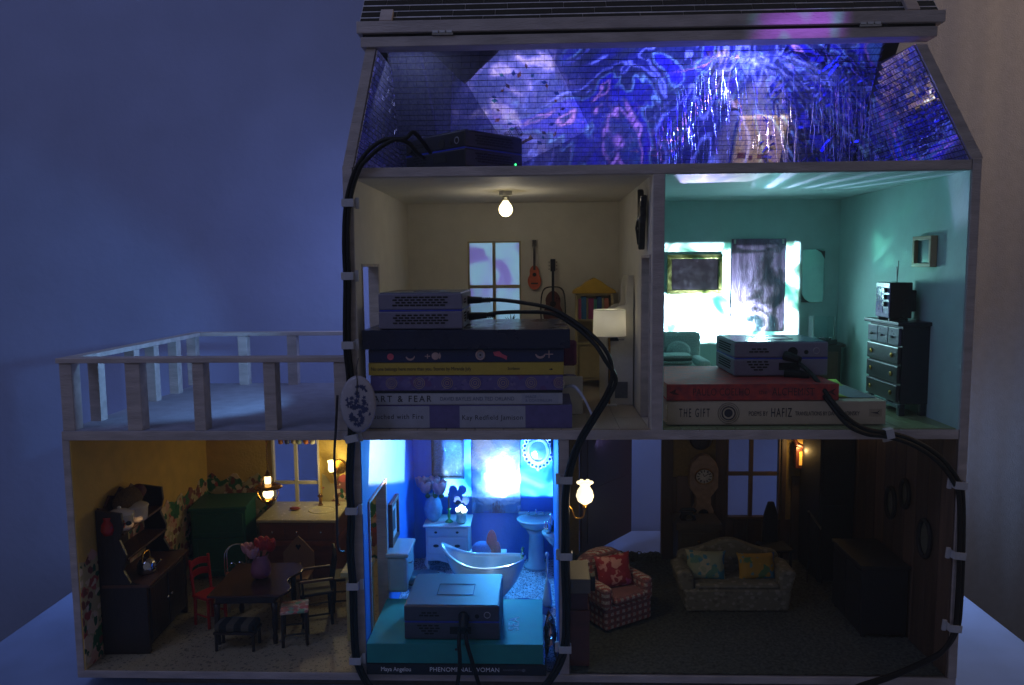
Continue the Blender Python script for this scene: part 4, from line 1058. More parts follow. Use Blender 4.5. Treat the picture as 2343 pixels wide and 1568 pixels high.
# tall dresser and television
t = thing('dresser', 'tall dark dresser with brass pulls by the right wall of the mint room', 'dresser', (55.8, 9.8, 25.2))
NB = mat('navy_black_wood', '#1b1d28', .35, var=.2, bump=.05)
NF = mat('blue_grey_drawer', '#2c2a30', .32, var=.15, bump=.05)
B(-1.4, 1.3, -4.0, 3.6, 1.2, 9.1).build('carcass', NB, t, bevel=.05)
B(-2.0, 1.35, -4.3, 3.9, 9.1, 9.5).build('top', NB, t, bevel=.1)
for y in (-4.0, 3.1):
    for x in (-1.5, .6): B(x, x + .6, y, y + .6, 0, 1.19).build('foot', NB, t, bevel=.05)
B(-1.7, -1.41, -4.1, 3.7, .8, 1.15).build('plinth', mat('teal_edge_wood', '#3a5058', .3), t, bevel=.04)
for k in range(3):
    y0 = -3.8 + k * 2.45
    d = B(-1.72, -1.42, y0, y0 + 2.35, 7.1, 8.85).build('drawer', mat('pale_drawer', '#50526a', .3, var=.1), t, bevel=.06)
    MB().ball((-1.85, y0 + 1.2, 7.9), .14, .3, .14, 8, 6).build('pull', BLACKM, d)
for k, z in enumerate((5.2, 3.3, 1.35)):
    d = B(-1.75, -1.42, -3.85, 3.5, z, z + 1.75).build('drawer', NF, t, bevel=.12)
    for y in (-2.6, 2.2): MB().ball((-1.86, y, z + .85), .1, .3, .26, 8, 6).build('pull', BRASS, d)
t = thing('television', 'old black toy television with rabbit-ear antenna on the tall dresser', 'television', (54.9, 9.3, 34.72), -6)
B(-1.0, 1.1, -2.2, 2.0, .25, 3.9).build('cabinet', BLACKM, t, bevel=.08)
B(-1.12, -1.0, -2.15, 1.95, .3, 3.85).build('front_frame', mat('silver_lilac_plastic', '#8c88b8', .25), t, bevel=.05)
B(-1.17, -1.13, -.4, 1.7, .75, 3.4).build('screen', mat('blue_glass_screen', '#2c3a8e', .06, var=.4), t, bevel=.15)
for z in (3.1, 2.4, 1.7): MB().cyl((-1.13, -1.3, z), (-1.45, -1.3, z), .26, n=12).build('knob', BLACKM, t)
B(1.11, 1.75, -1.5, 1.2, .9, 3.1).build('tube_housing', BLACKM, t, bevel=.1)
for y in (-1.8, 1.5): B(-.9, .9, y, y + .4, 0, .24).build('foot', BLACKM, t)
for a, l_ in ((-.45, 1.6), (.55, 2.2)): MB().cyl((0.3, 0, 3.9), (0.3 + a * .5, a, 3.9 + l_), .05, n=6).build('antenna', CHROME, t)
t = thing('picture_frame', 'small thick white box frame on the right wall of the mint room', 'picture frame', (57.05, 7.0, 41.7), 0)
WF = mat('white_frame_wood', '#b09a78', .5, var=.05)
for a in ((-1.9, 1.9, 1.15, 1.55), (-1.9, 1.9, -1.55, -1.15), (-1.9, -1.45, -1.15, 1.15), (1.45, 1.9, -1.15, 1.15)): B(-.65, 0, a[0], a[1], a[2], a[3]).build('frame_rail', WF, t, bevel=.05)
B(-.25, -.02, -1.45, 1.45, -1.15, 1.15).build('picture', mat('teal_picture', '#2f6f74', .3, var=.2), t)

# ------------------------------------------------------------------ kitchen
t = thing('hutch', 'tall dark wooden hutch with open shelves against the left kitchen wall', 'hutch', (-27.35, 3.0, Z1 + .05), 3)
prof = [(0, 0), (0, 15.4), (2.6, 15.0), (2.7, 13.6), (2.3, 12.2), (2.9, 10.6), (2.5, 9.0), (3.2, 7.6), (4.8, 7.3), (4.8, 0)]
for y in (0, 9.6): MB().prism([(a, b) for a, b in prof], y, y + .4, 'y').build('side_panel', DWOOD, t, bevel=.05)
B(0, .25, .4, 9.6, 0, 15.2).build('back_panel', DWOOD, t)
for x1, z in ((2.6, 12.6), (2.9, 9.9)): B(.25, x1, .4, 9.6, z, z + .25).build('shelf', BWOOD, t, bevel=.03)
B(.25, 5.1, -.1, 10.1, 7.15, 7.45).build('counter', BWOOD, t, bevel=.06)
B(.25, 4.7, .4, 9.6, .8, 7.1).build('cupboard', DWOOD, t)
for y in (.7, 5.1):
    d = B(4.7, 4.85, y, y + 4.2, 1.1, 6.8).build('door', DWOOD, t, bevel=.08)
    MB().ball((4.95, y + (3.8 if y < 1 else .4), 4.2), .14, n=8, k=6).build('knob', CHROME, d)
MB().prism([(.3 + 9.4 * k / 16, 15.2 + .9 * sin(pi * k / 16) + .35 * cos(k * 1.55)) for k in range(17)] + [(9.7, 13.5), (.3, 13.5)], .05, .3, 'x').build('scalloped_crest', BWOOD, t)
t = thing('basket', 'brown woven bread basket on top of the hutch', 'basket', (-26.3, 7.5, Z1 + 15.0))
MB().ball((0, 0, .3), 1.1, 2.6, 1.2, 14, 8).build('basket', mat('woven_straw', '#6e5430', .9, var=.4, scale=6, bump=.5), t, smooth=True)
MB().ball((.3, 1.6, .7), .8, .9, .8, 12, 8).build('bread', mat('dark_red_loaf', '#5b231d', .7), t, smooth=True)
def pot(label, loc, s_, spot):
    t = thing('casserole', label, 'pot', loc, 20, 'white pots on the hutch')
    E_ = mat('white_enamel', '#cbbfa6', .25, var=.06)
    MB().lathe([(1.05 * s_, 0), (1.3 * s_, .3 * s_), (1.38 * s_, 1.5 * s_), (1.42 * s_, 1.6 * s_)], n=24).build('body', E_, t, smooth=True)
    l = MB().lathe([(1.46 * s_, 1.6 * s_), (1.4 * s_, 1.75 * s_), (.8 * s_, 2.05 * s_), (.2 * s_, 2.15 * s_)], n=24).build('lid', E_, t, smooth=True)
    MB().ball((0, 0, 2.28 * s_), .22 * s_, n=8, k=6).build('knob', E_, l)
    if spot:
        for k in range(5): MB().ball((1.22 * s_ * cos(-1.2 + .12 * cos(k * 1.26)), 1.3 * s_ * sin(-1.2 + .16 * cos(k * 1.26)), .9 * s_ + .3 * sin(k * 1.26)), .17, .12, .17, 7, 5).build('painted_petal', mat('orange_petal', '#a8441c', .6), t)
        MB().ball((1.0, -1.2, .9), .3, .12, .25, 7, 5).build('painted_leaf', mat('dark_leaf', '#10201c', .5), t)
pot('white lidded pot with a painted orange flower on the hutch', (-25.7, 4.6, Z1 + 12.95), 1.0, True)
pot('plain cream lidded pot behind the flowered one on the hutch', (-25.6, 7.4, Z1 + 12.95), .98, False)
t = thing('jug', 'small red jug beside the white pots on the hutch', 'jug', (-26.2, 3.2, Z1 + 11.6 + 1.25))
MB().lathe([(.5, 0), (.7, .5), (.62, 1.1), (.35, 1.5), (.45, 1.8)], n=16).build('body', mat('red_glaze', '#9c1512', .2), t, smooth=True)
MB().ring((.65, 0, .9), .3, .45, .07).build('handle', mat('red_glaze', '#9c1512', .2), t)
t = thing('kettle', 'shiny metal kettle on the counter of the hutch', 'kettle', (-24.2, 6.6, Z1 + 7.52))
MB().lathe([(.9, 0), (1.0, .3), (.95, 1.0), (.7, 1.45), (.2, 1.6)], n=20).build('body', CHROME, t, smooth=True)
MB().tube(smooth_path([(0, -.8, 1.3), (0, -.6, 2.2), (0, .6, 2.2), (0, .8, 1.3)], 5), .1, 8).build('handle', BRASS, t)
MB().cyl((.8, 0, .6), (1.6, 0, 1.4), .2, .12, 8).build('spout', CHROME, t)

t = thing('icebox', 'green wooden icebox cabinet in the back corner of the kitchen', 'icebox', (-23.4, 25.6, Z1 + .05), 8)
B(-3.6, 3.2, -2.8, 3.2, .3, 9.0).build('cabinet', GREEN, t, bevel=.06)
B(-3.85, 3.45, -3.05, 3.4, 9.02, 9.45).build('top', GREEN, t, bevel=.12)
for a in ((-3.3, 2.9, 5.7, 8.6), (-3.3, 2.9, .8, 5.4)):
    d = B(a[0], a[1], -3.0, -2.81, a[2], a[3]).build('door', GREEN, t, bevel=.05)
    for e in ((a[0], a[1], a[3] - .45, a[3]), (a[0], a[1], a[2], a[2] + .45), (a[0], a[0] + .5, a[2] + .45, a[3] - .45), (a[1] - .5, a[1], a[2] + .45, a[3] - .45)): B(e[0], e[1], -3.13, -3.01, e[2], e[3]).build('door_rail', GREEN, d, bevel=.03)
for x in (-3.5, 2.8):
    for y in (-2.7, 2.7): B(x, x + .4, y, y + .4, 0, .3).build('foot', GREEN, t)
t = thing('sink_cabinet', 'brown sink cabinet with a white marble top under the kitchen window', 'sink cabinet', (-12.8, 25.7, Z1 + .05))
SC_ = mat('sink_wood', '#7c4a36', .45, var=.2, stretch=(.3, 1, 1))
B(-4.7, 4.7, -3.4, 3.9, .2, 4.6).build('lower_cabinet', SC_, t, bevel=.04)
B(-4.85, 4.85, -3.55, 3.9, 5.3, 7.7).build('drawer_box', SC_, t, bevel=.04)
B(-5.0, 5.0, -3.75, 3.9, 4.62, 5.28).build('ledge', mat('sink_ledge_wood', '#8e4f3c', .4, var=.15), t, bevel=.1)
for k in range(3):
    d = B(-4.6 + k * 3.1, -1.6 + k * 3.1, -3.68, -3.56, 5.5, 7.5).build('drawer', SC_, t, bevel=.04)
    MB().ball((-3.1 + k * 3.1, -3.85, 6.5), .16, n=8, k=6).build('knob', CHROME, d)
for x in (-4.4, .2): B(x, x + 4.2, -3.5, -3.41, .7, 4.2).build('door', SC_, t, bevel=.05)
B(-5.15, 5.15, -3.9, 4.0, 7.72, 8.1).build('marble_top', mat('marble', '#c9bd97', .25, var=.06), t, bevel=.1)
MB().ring((2.2, .2, 8.1), 1.7, 1.5, .07, 'z').build('basin_rim', mat('marble', '#c9bd97'), t, smooth=True)
for x in (1.4, 3.7):
    f = MB().lathe([(.35, 8.1), (.2, 8.4), (.16, 9.0), (.28, 9.4), (.12, 9.7)], cx=x, cy=2.3, n=12).build('tap', mat('copper_tap', '#9c7558', .25, metal=.9), t, smooth=True)
    MB().cyl((x - .35, 2.3, 9.35), (x + .35, 2.3, 9.35), .09, n=8).build('tap_handle', mat('copper_tap', '#9c7558', .25, metal=.9), f)
t = thing('soap', 'pink bar of soap on the marble kitchen sink top', 'soap', (-14.2, 25.9, Z1 + 8.2))
MB().ball((0, 0, .18), .75, .4, .2, 14, 6).build('bar', mat('pink_soap', '#9c4a40', .4), t, smooth=True)
t = thing('hanging_lamp', 'lit brass oil lamp with a white chimney hanging on a chain in the kitchen', 'hanging lamp', (-13.35, 14, 13.4))
t.scale = (.82, .82, .82)
MB().lathe([(.001, -.3), (.25, -.1), (.3, .2), (1.0, .55), (.95, .75), (.4, .9)], n=20).build('font', BRASS, t, smooth=True)
MB().lathe([(.45, .95), (.72, 1.25), (.75, 1.7), (.55, 2.15)], n=18).build('globe', glow('lamp_globe', (1.0, .8, .42), 2.6), t, smooth=True)
MB().lathe([(2.0, 2.45), (1.7, 2.75), (.5, 3.0), (.46, 2.9), (1.65, 2.65)], n=28).build('shade', BRASS, t, smooth=True)
MB().lathe([(.42, 3.02), (.46, 3.5), (.42, 4.1)], n=14).build('chimney', glow('lamp_globe', (1.0, .8, .42), 2.6), t, smooth=True)
MB().lathe([(.5, 4.12), (.35, 4.4), (.1, 4.9)], n=12).build('smoke_cap', BRASS, t, smooth=True)
for s in (-1, 1): MB().tube(smooth_path([(s * .9, 0, .5), (s * 1.5, 0, 1.6), (s * 1.2, 0, 2.5), (s * .4, 0, 4.2), (0, 0, 5.0)], 4), .05, 6).build('arm', BRASS, t)
z = 5.1; k = 0
while z < 10.7: MB().ring((0, 0, z + .16), .1, .2, .035, 'y' if k % 2 else 'x', 10, 5).build('chain_link', BRASS, t); z += .3; k += 1
lamp('hanging_lamp_light', 'POINT', (-13.35, 13.0, 15.2), 0.018, (1, .82, .5), .4)
def sconce_tulip(label, loc, s_=1, face=(-1), power=.02, flute=True):
    t = thing('wall_lamp', label, 'wall lamp', loc)
    return t
t = thing('wall_lamp', 'lit small candle wall lamp with round brass plate by the kitchen window', 'wall lamp', (-9.3, 29.3, 13.6))
MB().cyl((.1, .2, .2), (.1, .5, .2), .95, n=24).build('wall_plate', BRASS, t, bevel=.1)
MB().tube(smooth_path([(.1, .2, 0), (-.2, -.8, -.6), (-.55, -1.0, -.1)], 4), .08, 6).build('arm', BRASS, t)
MB().lathe([(.3, -.2), (.42, .2), (.38, .9), (.5, 1.3)], cx=-.55, cy=-1.0, n=14).build('lamp_glass', glow('sconce_glow', (1.0, .84, .35), 5), t, smooth=True)
lamp('kitchen_sconce_light', 'POINT', (-9.4, 27.2, 14.6), 0.06, (1, .86, .46), .3)

t = thing('dining_table', 'dark brown drop-leaf dining table with wavy side edges', 'dining table', (-13.2, 9.4, Z1 + .05), 3)
t.scale = (1.12, 1.0, 1)
pr_ = [(-3.6, -4.5), (3.2, -4.5)] + [(3.45 + .45 * sin(k * .9), -4.2 + k * .75) for k in range(12)] + [(3.2, 4.6), (-3.4, 4.6)]
MB().prism(pr_, 5.35, 5.62, 'z').build('tabletop', mat('table_top_wood', '#3c2219', .22, var=.3, stretch=(1, .2, 1)), t, bevel=.06)
B(-3.0, 2.6, -3.9, 4.0, 4.5, 5.34).build('apron', DWOOD, t)
for x in (-2.9, 2.5):
    for y in (-3.8, 3.8): MB().lathe([(.22, 0), (.28, .6), (.2, 1.2), (.32, 2.2), (.24, 3.4), (.34, 4.5)], cx=x, cy=y, n=12).build('leg', DWOOD, t, smooth=True)
t = thing('vase', 'purple ceramic vase in the middle of the dining table', 'vase', (-12.9, 9.6, Z1 + 5.7))
MB().lathe([(.55, 0), (1.0, .3), (1.15, .9), (1.0, 1.7), (.75, 2.3), (.95, 2.75), (.85, 2.7), (.6, 2.3)], n=24).build('body', mat('purple_glaze', '#8c5570', .15, var=.1), t, smooth=True)
t = thing('bouquet', 'red and pink tulips standing in the purple vase', 'flowers', (-12.9, 9.6, Z1 + 8.2))
def bloom(c, m, s_, par=None, tilt=0):
    mb = MB()
    for k in range(6):
        a = k * pi / 3; mb.m = Matrix.Translation(Vector(c)) @ Matrix.Rotation(a, 4, 'Z') @ Matrix.Rotation(.35 + tilt, 4, 'Y')
        mb.ball((.28 * s_, 0, .4 * s_), .16 * s_, .42 * s_, .62 * s_, 8, 6)
    mb.build('bloom', m, par or t, smooth=True)
RF = mat('red_petal', '#b01a1e', .5, var=.2); PF2 = mat('pink_petal', '#c48a8e', .5, var=.15); LF = mat('stem_green', '#28502c', .6)
for c, m, s_ in (((.3, -.2, 1.1), RF, 1.2), ((1.0, 0, .9), RF, 1.1), ((-.2, .5, .8), RF, 1), ((-.6, -.7, .3), PF2, 1.15), ((-1.4, -.2, .6), PF2, 1.0), ((.9, .7, .5), RF, .9)):
    bloom(c, m, s_); MB().cyl((0, 0, -1.5), (c[0], c[1], c[2] + .2), .07, n=6).build('stem', LF, t)
BLACKW = mat('near_black_wood', '#140d0b', .6, var=.3)
CHL = [(x, y) for x in (-1.3, 1.3) for y in (-1.2, 1.2)]
def chair(label, loc, rz, m, seatm, kind='slat', h=7.2, seat=3.6, sw=1.55, armm=None, group='chairs round the dining table'):
    t = thing('chair', label, 'chair', loc, rz, group)
    for x in (-1, 1):
        MB().cyl((x * sw * .85, -sw * .85, 0), (x * sw * .8, -sw * .8, seat), .17, .2, 8).build('leg', m, t)
        MB().cyl((x * sw * .85, sw * .85, 0), (x * sw * .8, sw * .8, seat), .17, .2, 8).build('leg', m, t)
        MB().cyl((x * sw * .85, -sw * .85, 1.3), (x * sw * .85, sw * .85, 1.3), .1, n=6).build('stretcher', m, t)
    B(-sw, sw, -sw, sw, seat, seat + .35).build('seat', seatm, t, bevel=.12)
    if kind == 'slat':
        for x in (-1, 1): MB().cyl((x * sw * .85, sw * .85, seat), (x * sw * .9, sw * 1.15, h), .16, n=8).build('back_post', m, t)
        for z in (h - 1.1, h - 2.3): MB().grid(8, 1, lambda a, b, z=z: ((-1 + 2 * a) * sw * .95, sw * 1.1 + .25 * sin(a * pi), z + b * .75 + .25 * sin(a * pi))).build('back_slat', m, t, solid=.15)
    if kind == 'spindle':
        for k in range(5): MB().cyl(((-1 + k * .5) * sw * .8, sw * .85, seat), ((-1 + k * .5) * sw * .95, sw * 1.2, h - .6), .09, n=6).build('spindle', m, t)
        MB().prism([(-sw * 1.1, h - .7), (-sw * 1.05, h - .1), (-sw * .4, h + .3), (sw * .4, h + .3), (sw * 1.05, h - .1), (sw * 1.1, h - .7)], sw * 1.1, sw * 1.1 + .22).build('crest_rail', m, t, bevel=.05)
    if kind == 'panel':
        pr_ = [(-sw, seat)] + [(-sw * (1.05 if k < 3 else 1.05 - (k - 3) * .3), seat + .5 + k * .62) for k in range(6)] + [(0, h)] + [(sw * (1.05 if k < 3 else 1.05 - (k - 3) * .3), seat + .5 + k * .62) for k in range(5, -1, -1)] + [(sw, seat)]
        MB().prism(pr_, sw * .9, sw * .9 + .25).build('back_panel', m, t, bevel=.05)
        MB().prism([(0, h - 1.75), (-.32, h - 1.3), (-.28, h - 1.1), (-.12, h - 1.05), (0, h - 1.2), (.12, h - 1.05), (.28, h - 1.1), (.32, h - 1.3)], sw * .9 - .03, sw * .9 - .01).build('heart_cutout', VENT, t)
    if kind == 'hoop':
        for r_ in (1.0, .8): MB().tube([(-sw * r_, sw * .95, seat)] + [(-sw * r_ * cos(a * pi / 10), sw * .95, h - sw * r_ + sw * r_ * sin(a * pi / 10)) for a in range(11)] + [(sw * r_, sw * .95, seat)], .07, 6).build('hoop', m, t)
        for s_ in (-1, 1): MB().ring((s_ * .45, sw * .95, seat + 1.0), .35, .35, .05, 'y', 14, 5).build('scroll', m, t)
    if armm:
        for x in (-1, 1):
            B(x * sw * 1.05 - .2, x * sw * 1.05 + .2, -sw, sw * .95, seat + 1.7, seat + 1.95).build('armrest', armm, t, bevel=.06)
            MB().cyl((x * sw, -sw * .8, seat), (x * sw * 1.05, -sw * .85, seat + 1.7), .12, n=6).build('arm_post', m, t)
    return t
chair('bright red toy chair at the left side of the dining table', (-19.2, 10.4, Z1 + .05), 62, RED, RED, 'slat', 7.4, 3.2, 1.35)
chair('silver wire chair with a hoop back behind the red chair', (-17.6, 14.6, Z1 + .05), 25, CHROME, blotch('orange_cushion', '#8a4a30', ['#a85a38', '#6e7a4a'], 1.2), 'hoop', 7.2, 3.6, 1.35)
chair('cream chair with a heart cut into its rounded back behind the table', (-11.1, 15.9, Z1 + .05), 4, mat('rosy_cream_wood', '#a07c5c', .5, var=.08), mat('rosy_cream_wood', '#a07c5c', .5), 'panel', 7.6, 3.2, 1.75)
chair('dark spindle armchair with pale worn arms to the right of the table', (-7.3, 11.2, Z1 + .05), -70, BLACKW, BLACKW, 'spindle', 8.2, 3.6, 1.85, BWOOD)
chair('dark ladder-back chair against the right kitchen wall', (-4.9, 14.8, Z1 + .05), -78, BLACKW, BLACKW, 'slat', 8.8, 3.7, 1.6)
c = chair('low dark stool with a pink and green flowered cushion at the table corner', (-8.2, 6.3, Z1 + .05), -75, DWOOD, blotch('flowered_cushion', '#c9b8a4', ['#c46a6a', '#7aa888', '#a08c80', '#b4736a'], 1.5, .6), 'none', 5, 3.6, 1.45)
c.name = 'stool'; c['category'] = 'stool'
t = thing('bench', 'dark bench with a cream and black striped cushion in front of the table', 'bench', (-13.9, 4.9, Z1 + .05))
t.scale = (.85, .9, .9)
def stripes(name, c1, c2, f):
    m, N, L, Bs = base_mat(name); v = coords(N, L); sp = N.new('ShaderNodeSeparateXYZ'); L.new(v, sp.inputs[0])
    a = N.new('ShaderNodeMath'); a.operation = 'MULTIPLY'; L.new(sp.outputs[0], a.inputs[0]); a.inputs[1].default_value = f
    s_ = N.new('ShaderNodeMath'); s_.operation = 'SINE'; L.new(a.outputs[0], s_.inputs[0])
    g = N.new('ShaderNodeMapRange'); g.inputs[1].default_value = -.1; g.inputs[2].default_value = .1; L.new(s_.outputs[0], g.inputs[0])
    L.new(mixc(N, L, lin(c1), lin(c2), g.outputs[0]), Bs.inputs['Base Color']); Bs.inputs['Roughness'].default_value = .95
    return m
B(-2.6, 2.6, -1.2, 1.3, 2.0, 2.3).build('seat', DWOOD, t, bevel=.05)
MB().box(-2.5, 2.5, -1.25, 1.25, 2.32, 3.2).build('cushion', stripes('striped_cloth', '#4c463c', '#0e0f12', 3.4), t, bevel=.3)
for x in (-2.3, 2.3):
    for y in (-1, 1): MB().cyl((x, y, 0), (x, y, 2.0), .2, n=8).build('leg', DWOOD, t)
t = thing('small_table', 'small ivory table at the right edge of the kitchen', 'small table', (-1.6, 8.2, Z1 + .05))
IV = mat('ivory_paint', '#b3a66c', .5, var=.06)
B(-1.5, 1.3, -2.2, 2.2, 7.2, 7.7).build('tabletop', IV, t, bevel=.06)
for x in (-1.0, .8):
    for y in (-1.9, 1.7): B(x, x + .3, y, y + .3, 0, 7.2).build('leg', IV, t)
for i, (c, u) in enumerate((('#b5713a', 642), ('#4a4f78', 657), ('#b8a98c', 672), ('#8d9a86', 684), ('#c4723c', 700), ('#c9bfa4', 715))):
    t = thing('mug', ['rust mug', 'blue mug', 'tan mug', 'sage mug', 'orange mug', 'ivory mug'][i] + ' hanging from the rail across the top of the kitchen window', 'mug', at(u, 1011, y=29.2), 0, 'mugs hanging over the kitchen window')
    MB().lathe([(.001, -.35), (.28, -.3), (.36, 0), (.36, .35)], n=14).build('cup', mat('mug_' + str(i), c, .3), t, smooth=True)
    MB().ring((.42, 0, .05), .16, .2, .05, 'y', 12, 5).build('handle', mat('mug_' + str(i), c, .3), t)
tag(B(-18.2, -12.0, 29.1, 29.3, at(680, 1011, y=29.2).z + .36, at(680, 1011, y=29.2).z + .5).build('mug_rail', BRASS), 'thin rail carrying mugs across the kitchen window', 'rail')
#PART5

# ------------------------------------------------------------------ bathroom
t = thing('toilet', 'white porcelain toilet against the left bathroom wall', 'toilet', (2.9, 12.6, Z1 + .08), 0)
B(-1.9, .4, -2.4, 2.4, 3.6, 7.7).build('tank', PORC, t, bevel=.4)
B(-2.0, .6, -2.6, 2.6, 7.72, 8.2).build('tank_lid', PORC, t, bevel=.15)
MB().lathe([(1.0, 0), (.9, .5), (.8, 1.5), (1.5, 3.4), (2.0, 4.2)], cx=1.8, n=28, sx=1.25).build('bowl', PORC, t, smooth=True)
MB().lathe([(2.05, 4.22), (2.1, 4.35), (2.05, 4.6), (.001, 4.66)], cx=1.9, n=28, sx=1.25).build('seat_lid', mat('dark_seat', '#283848', .3), t, smooth=True)
MB().tube([(.5, -2.0, 7.0), (.8, -2.0, 7.0), (.8, -1.2, 6.9)], .08, 6).build('flush_handle', CHROME, t)
t = thing('picture_frame', 'tall thin brown picture frame on the left wall above the toilet', 'picture frame', (.98, 14.2, 11.5))
for a in ((-2.2, 2.2, 2.0, 2.5), (-2.2, 2.2, -2.5, -2.0), (-2.2, -1.7, -2, 2), (1.7, 2.2, -2, 2)): B(0, .45, a[0], a[1], a[2], a[3]).build('frame_rail', BWOOD, t, bevel=.05)
B(0, .2, -1.7, 1.7, -2, 2).build('mount', WHITEP, t)
B(.2, .22, -.8, .8, -1.2, 1.2).build('picture', INK, t)
t = thing('chest_of_drawers', 'white chest of drawers on curved legs in the back left of the bathroom', 'chest of drawers', (5.9, 26.9, Z1 + .08))
WD = mat('white_furniture_paint', '#c2cacc', .4, var=.04)
B(-3.0, 3.2, -2.0, 2.3, 2.2, 7.5).build('carcass', WD, t, bevel=.08)
B(-3.35, 3.5, -2.4, 2.4, 7.52, 7.85).build('top', WD, t, bevel=.12)
for z, h, kn in ((6.1, 1.2, 0), (3.2, 2.6, 1)):
    d = B(-2.7, 2.9, -2.15, -2.01, z, z + h).build('drawer', WD, t, bevel=.06)
    for x in (-1.5, 1.6):
        MB().ball((x, -2.22, z + h * .5), .22 if not kn else .42, .08, .2 if not kn else .26, 8, 6).build('pull', DWOOD, d)
for x, s_ in ((-2.8, -1), (3.0, 1)):
    for y in (-1.8, 2.0): MB().tube(smooth_path([(x, y, 2.4), (x + .25 * s_, y, 1.5), (x - .05 * s_, y, .8), (x + .2 * s_, y, .1)], 4), .25, 8, taper=(1.3, .7)).build('cabriole_leg', WD, t, smooth=True)
MB().prism([(-2.9, 2.2), (3.1, 2.2), (3.1, 1.9), (1.5, 2.05), (.1, 1.6), (-1.3, 2.05), (-2.9, 1.9)], -2.0, -1.85).build('apron', WD, t)
t.scale = (.9, 1, .82)
zt = Z1 + .08 + 7.86 * .82
t = thing('vase', 'pale blue rounded vase on the white chest of drawers', 'vase', (4.0, 26.7, zt))
MB().lathe([(.6, 0), (1.1, .7), (1.25, 1.7), (1.0, 2.7), (.6, 3.2), (.75, 3.5), (.6, 3.4)], n=24).build('body', mat('blue_glaze', '#6f9cc0', .2), t, smooth=True)
t = thing('bouquet', 'big pale pink peonies in the pale blue vase', 'flowers', (4.0, 26.7, zt + 3.3))
for c, s_ in (((-.9, -.2, .9), 1.5), ((.9, -.4, .8), 1.6), ((0, .6, 1.2), 1.4), ((-1.6, .3, 1.4), 1.2)): bloom(c, mat('peony_petal', '#a87d8c', .6, var=.15), s_); MB().cyl((0, 0, -1), (c[0], c[1], c[2]), .08, n=6).build('stem', LF, t)
for a in (-.6, .4, 1.2): MB().ball((a, -.7, .2), .35, .15, .3, 8, 6).build('leaf', LF, t)
t = thing('candlestick', 'green glass candlestick with a dark taper candle', 'candlestick', (6.15, 26.1, zt))
MB().lathe([(.55, 0), (.45, .15), (.15, .4), (.22, .9), (.12, 1.4), (.3, 1.8)], n=14).build('holder', mat('green_glass', '#3f9c58', .1), t, smooth=True)
MB().cyl((0, 0, 1.8), (0, 0, 4.0), .13, .08, 8).build('candle', BLACKM, t)
t = thing('jar', 'small glass jar with cream blossoms on the white chest of drawers', 'jar', (7.8, 25.7, zt))
MB().lathe([(.5, 0), (.7, .3), (.6, 1.0), (.75, 1.3)], n=16).build('glass', mat('frosted_jar', '#8fb0a8', .15), t, smooth=True)
for k in range(7): MB().ball((.5 * cos(k * .9), .35 * sin(k * .9), 1.6 + .25 * (k % 3)), .33, .3, .33, 8, 6).build('blossom', mat('cream_blossom', '#e0d8b0', .6), t, smooth=True)
t = thing('bow', 'dark blue bow standing behind the cream blossoms', 'bow', (7.7, 27.0, zt))
for s_ in (-1, 1): MB().ball((s_ * .55, 0, 2.6), .5, .2, .6, 12, 7).build('loop', mat('navy_felt', '#14244c', .9), t, smooth=True)
MB().box(-.15, .15, -.15, .15, 0, 2.6).build('stem', mat('navy_felt', '#14244c', .9), t)
t = thing('picture_frame', 'dark framed mirror with bubbled silvering above the chest of drawers', 'framed mirror', (5.7, 29.75, 17.0))
frame(t, 2.2, 4.9, .28, mat('bronze_frame', '#20303a', .25, metal=.7), mat('bubbled_mirror', '#6f8696', .12, metal=.9, var=.45, scale=4, bump=.3))
t = thing('mirror_panel', 'large hazy mirror sheet leaning on the blue bathroom back wall', 'mirror sheet', (12.2, 29.8, 7.3))
hz = mat('hazy_mirror', '#56699c', .05, metal=.95, var=.25, scale=.6, bump=.08, stretch=(1, 1, .5))
hb_ = hz.node_tree.nodes['Principled BSDF']; hb_.inputs['Coat Weight'].default_value = .3; hb_.inputs['Coat Roughness'].default_value = .26
B(-3.35, 3.3, -.3, -.1, 0, 16.4).build('glass_sheet', hz, t, bevel=.04)
t = thing('oval_mirror', 'ornate oval mirror with a scrolled white frame over the bathroom sink', 'mirror', (17.9, 29.7, 15.9))
t.scale = (.86, .9, .86)
MB().lathe([(.001, .2), (1.2, .22), (1.35, .15)], n=32, sy=1.2).build('mirror_glass', mat('pale_blue_mirror', '#8fb4cc', .1, metal=.7), t, smooth=True).rotation_euler = (R(90), 0, 0)
OW = mat('white_ornate_frame', '#a6a2a8', .4)
MB().ring((0, -.2, 0), 1.55, 1.85, .32, 'y', 36).build('inner_frame', OW, t, smooth=True)
for k in range(22):
    a = 2 * pi * k / 22; MB().ring((2.15 * cos(a), -.2, 2.55 * sin(a) + .1), .32, .32, .12, 'y', 10, 6).build('scroll', OW, t, smooth=True)
for c in ((0, 3.2, .5), (-.5, 3.0, .35), (.5, 3.0, .35), (0, -2.9, .35)): MB().ball((c[0], -.25, c[1]), c[2], .2, c[2], 10, 6).build('crest', OW, t, smooth=True)
t = thing('pedestal_sink', 'white pedestal sink under the oval mirror', 'sink', (17.6, 27.2, Z1 + .08))
t.scale = (1, 1, .8)
MB().lathe([(1.7, 0), (1.6, .4), (1.1, 1.0), (1.0, 5.5), (1.4, 6.4)], n=28).build('pedestal', PORC, t, smooth=True)
MB().lathe([(.9, 6.3), (2.0, 7.0), (2.5, 7.9), (2.6, 8.2), (2.4, 8.25), (1.9, 7.7), (.8, 7.3), (.001, 7.25)], n=32, sy=.85).build('basin', PORC, t, smooth=True)
B(-2.4, 2.2, 1.6, 2.3, 8.0, 8.5).build('splash_back', PORC, t, bevel=.1)
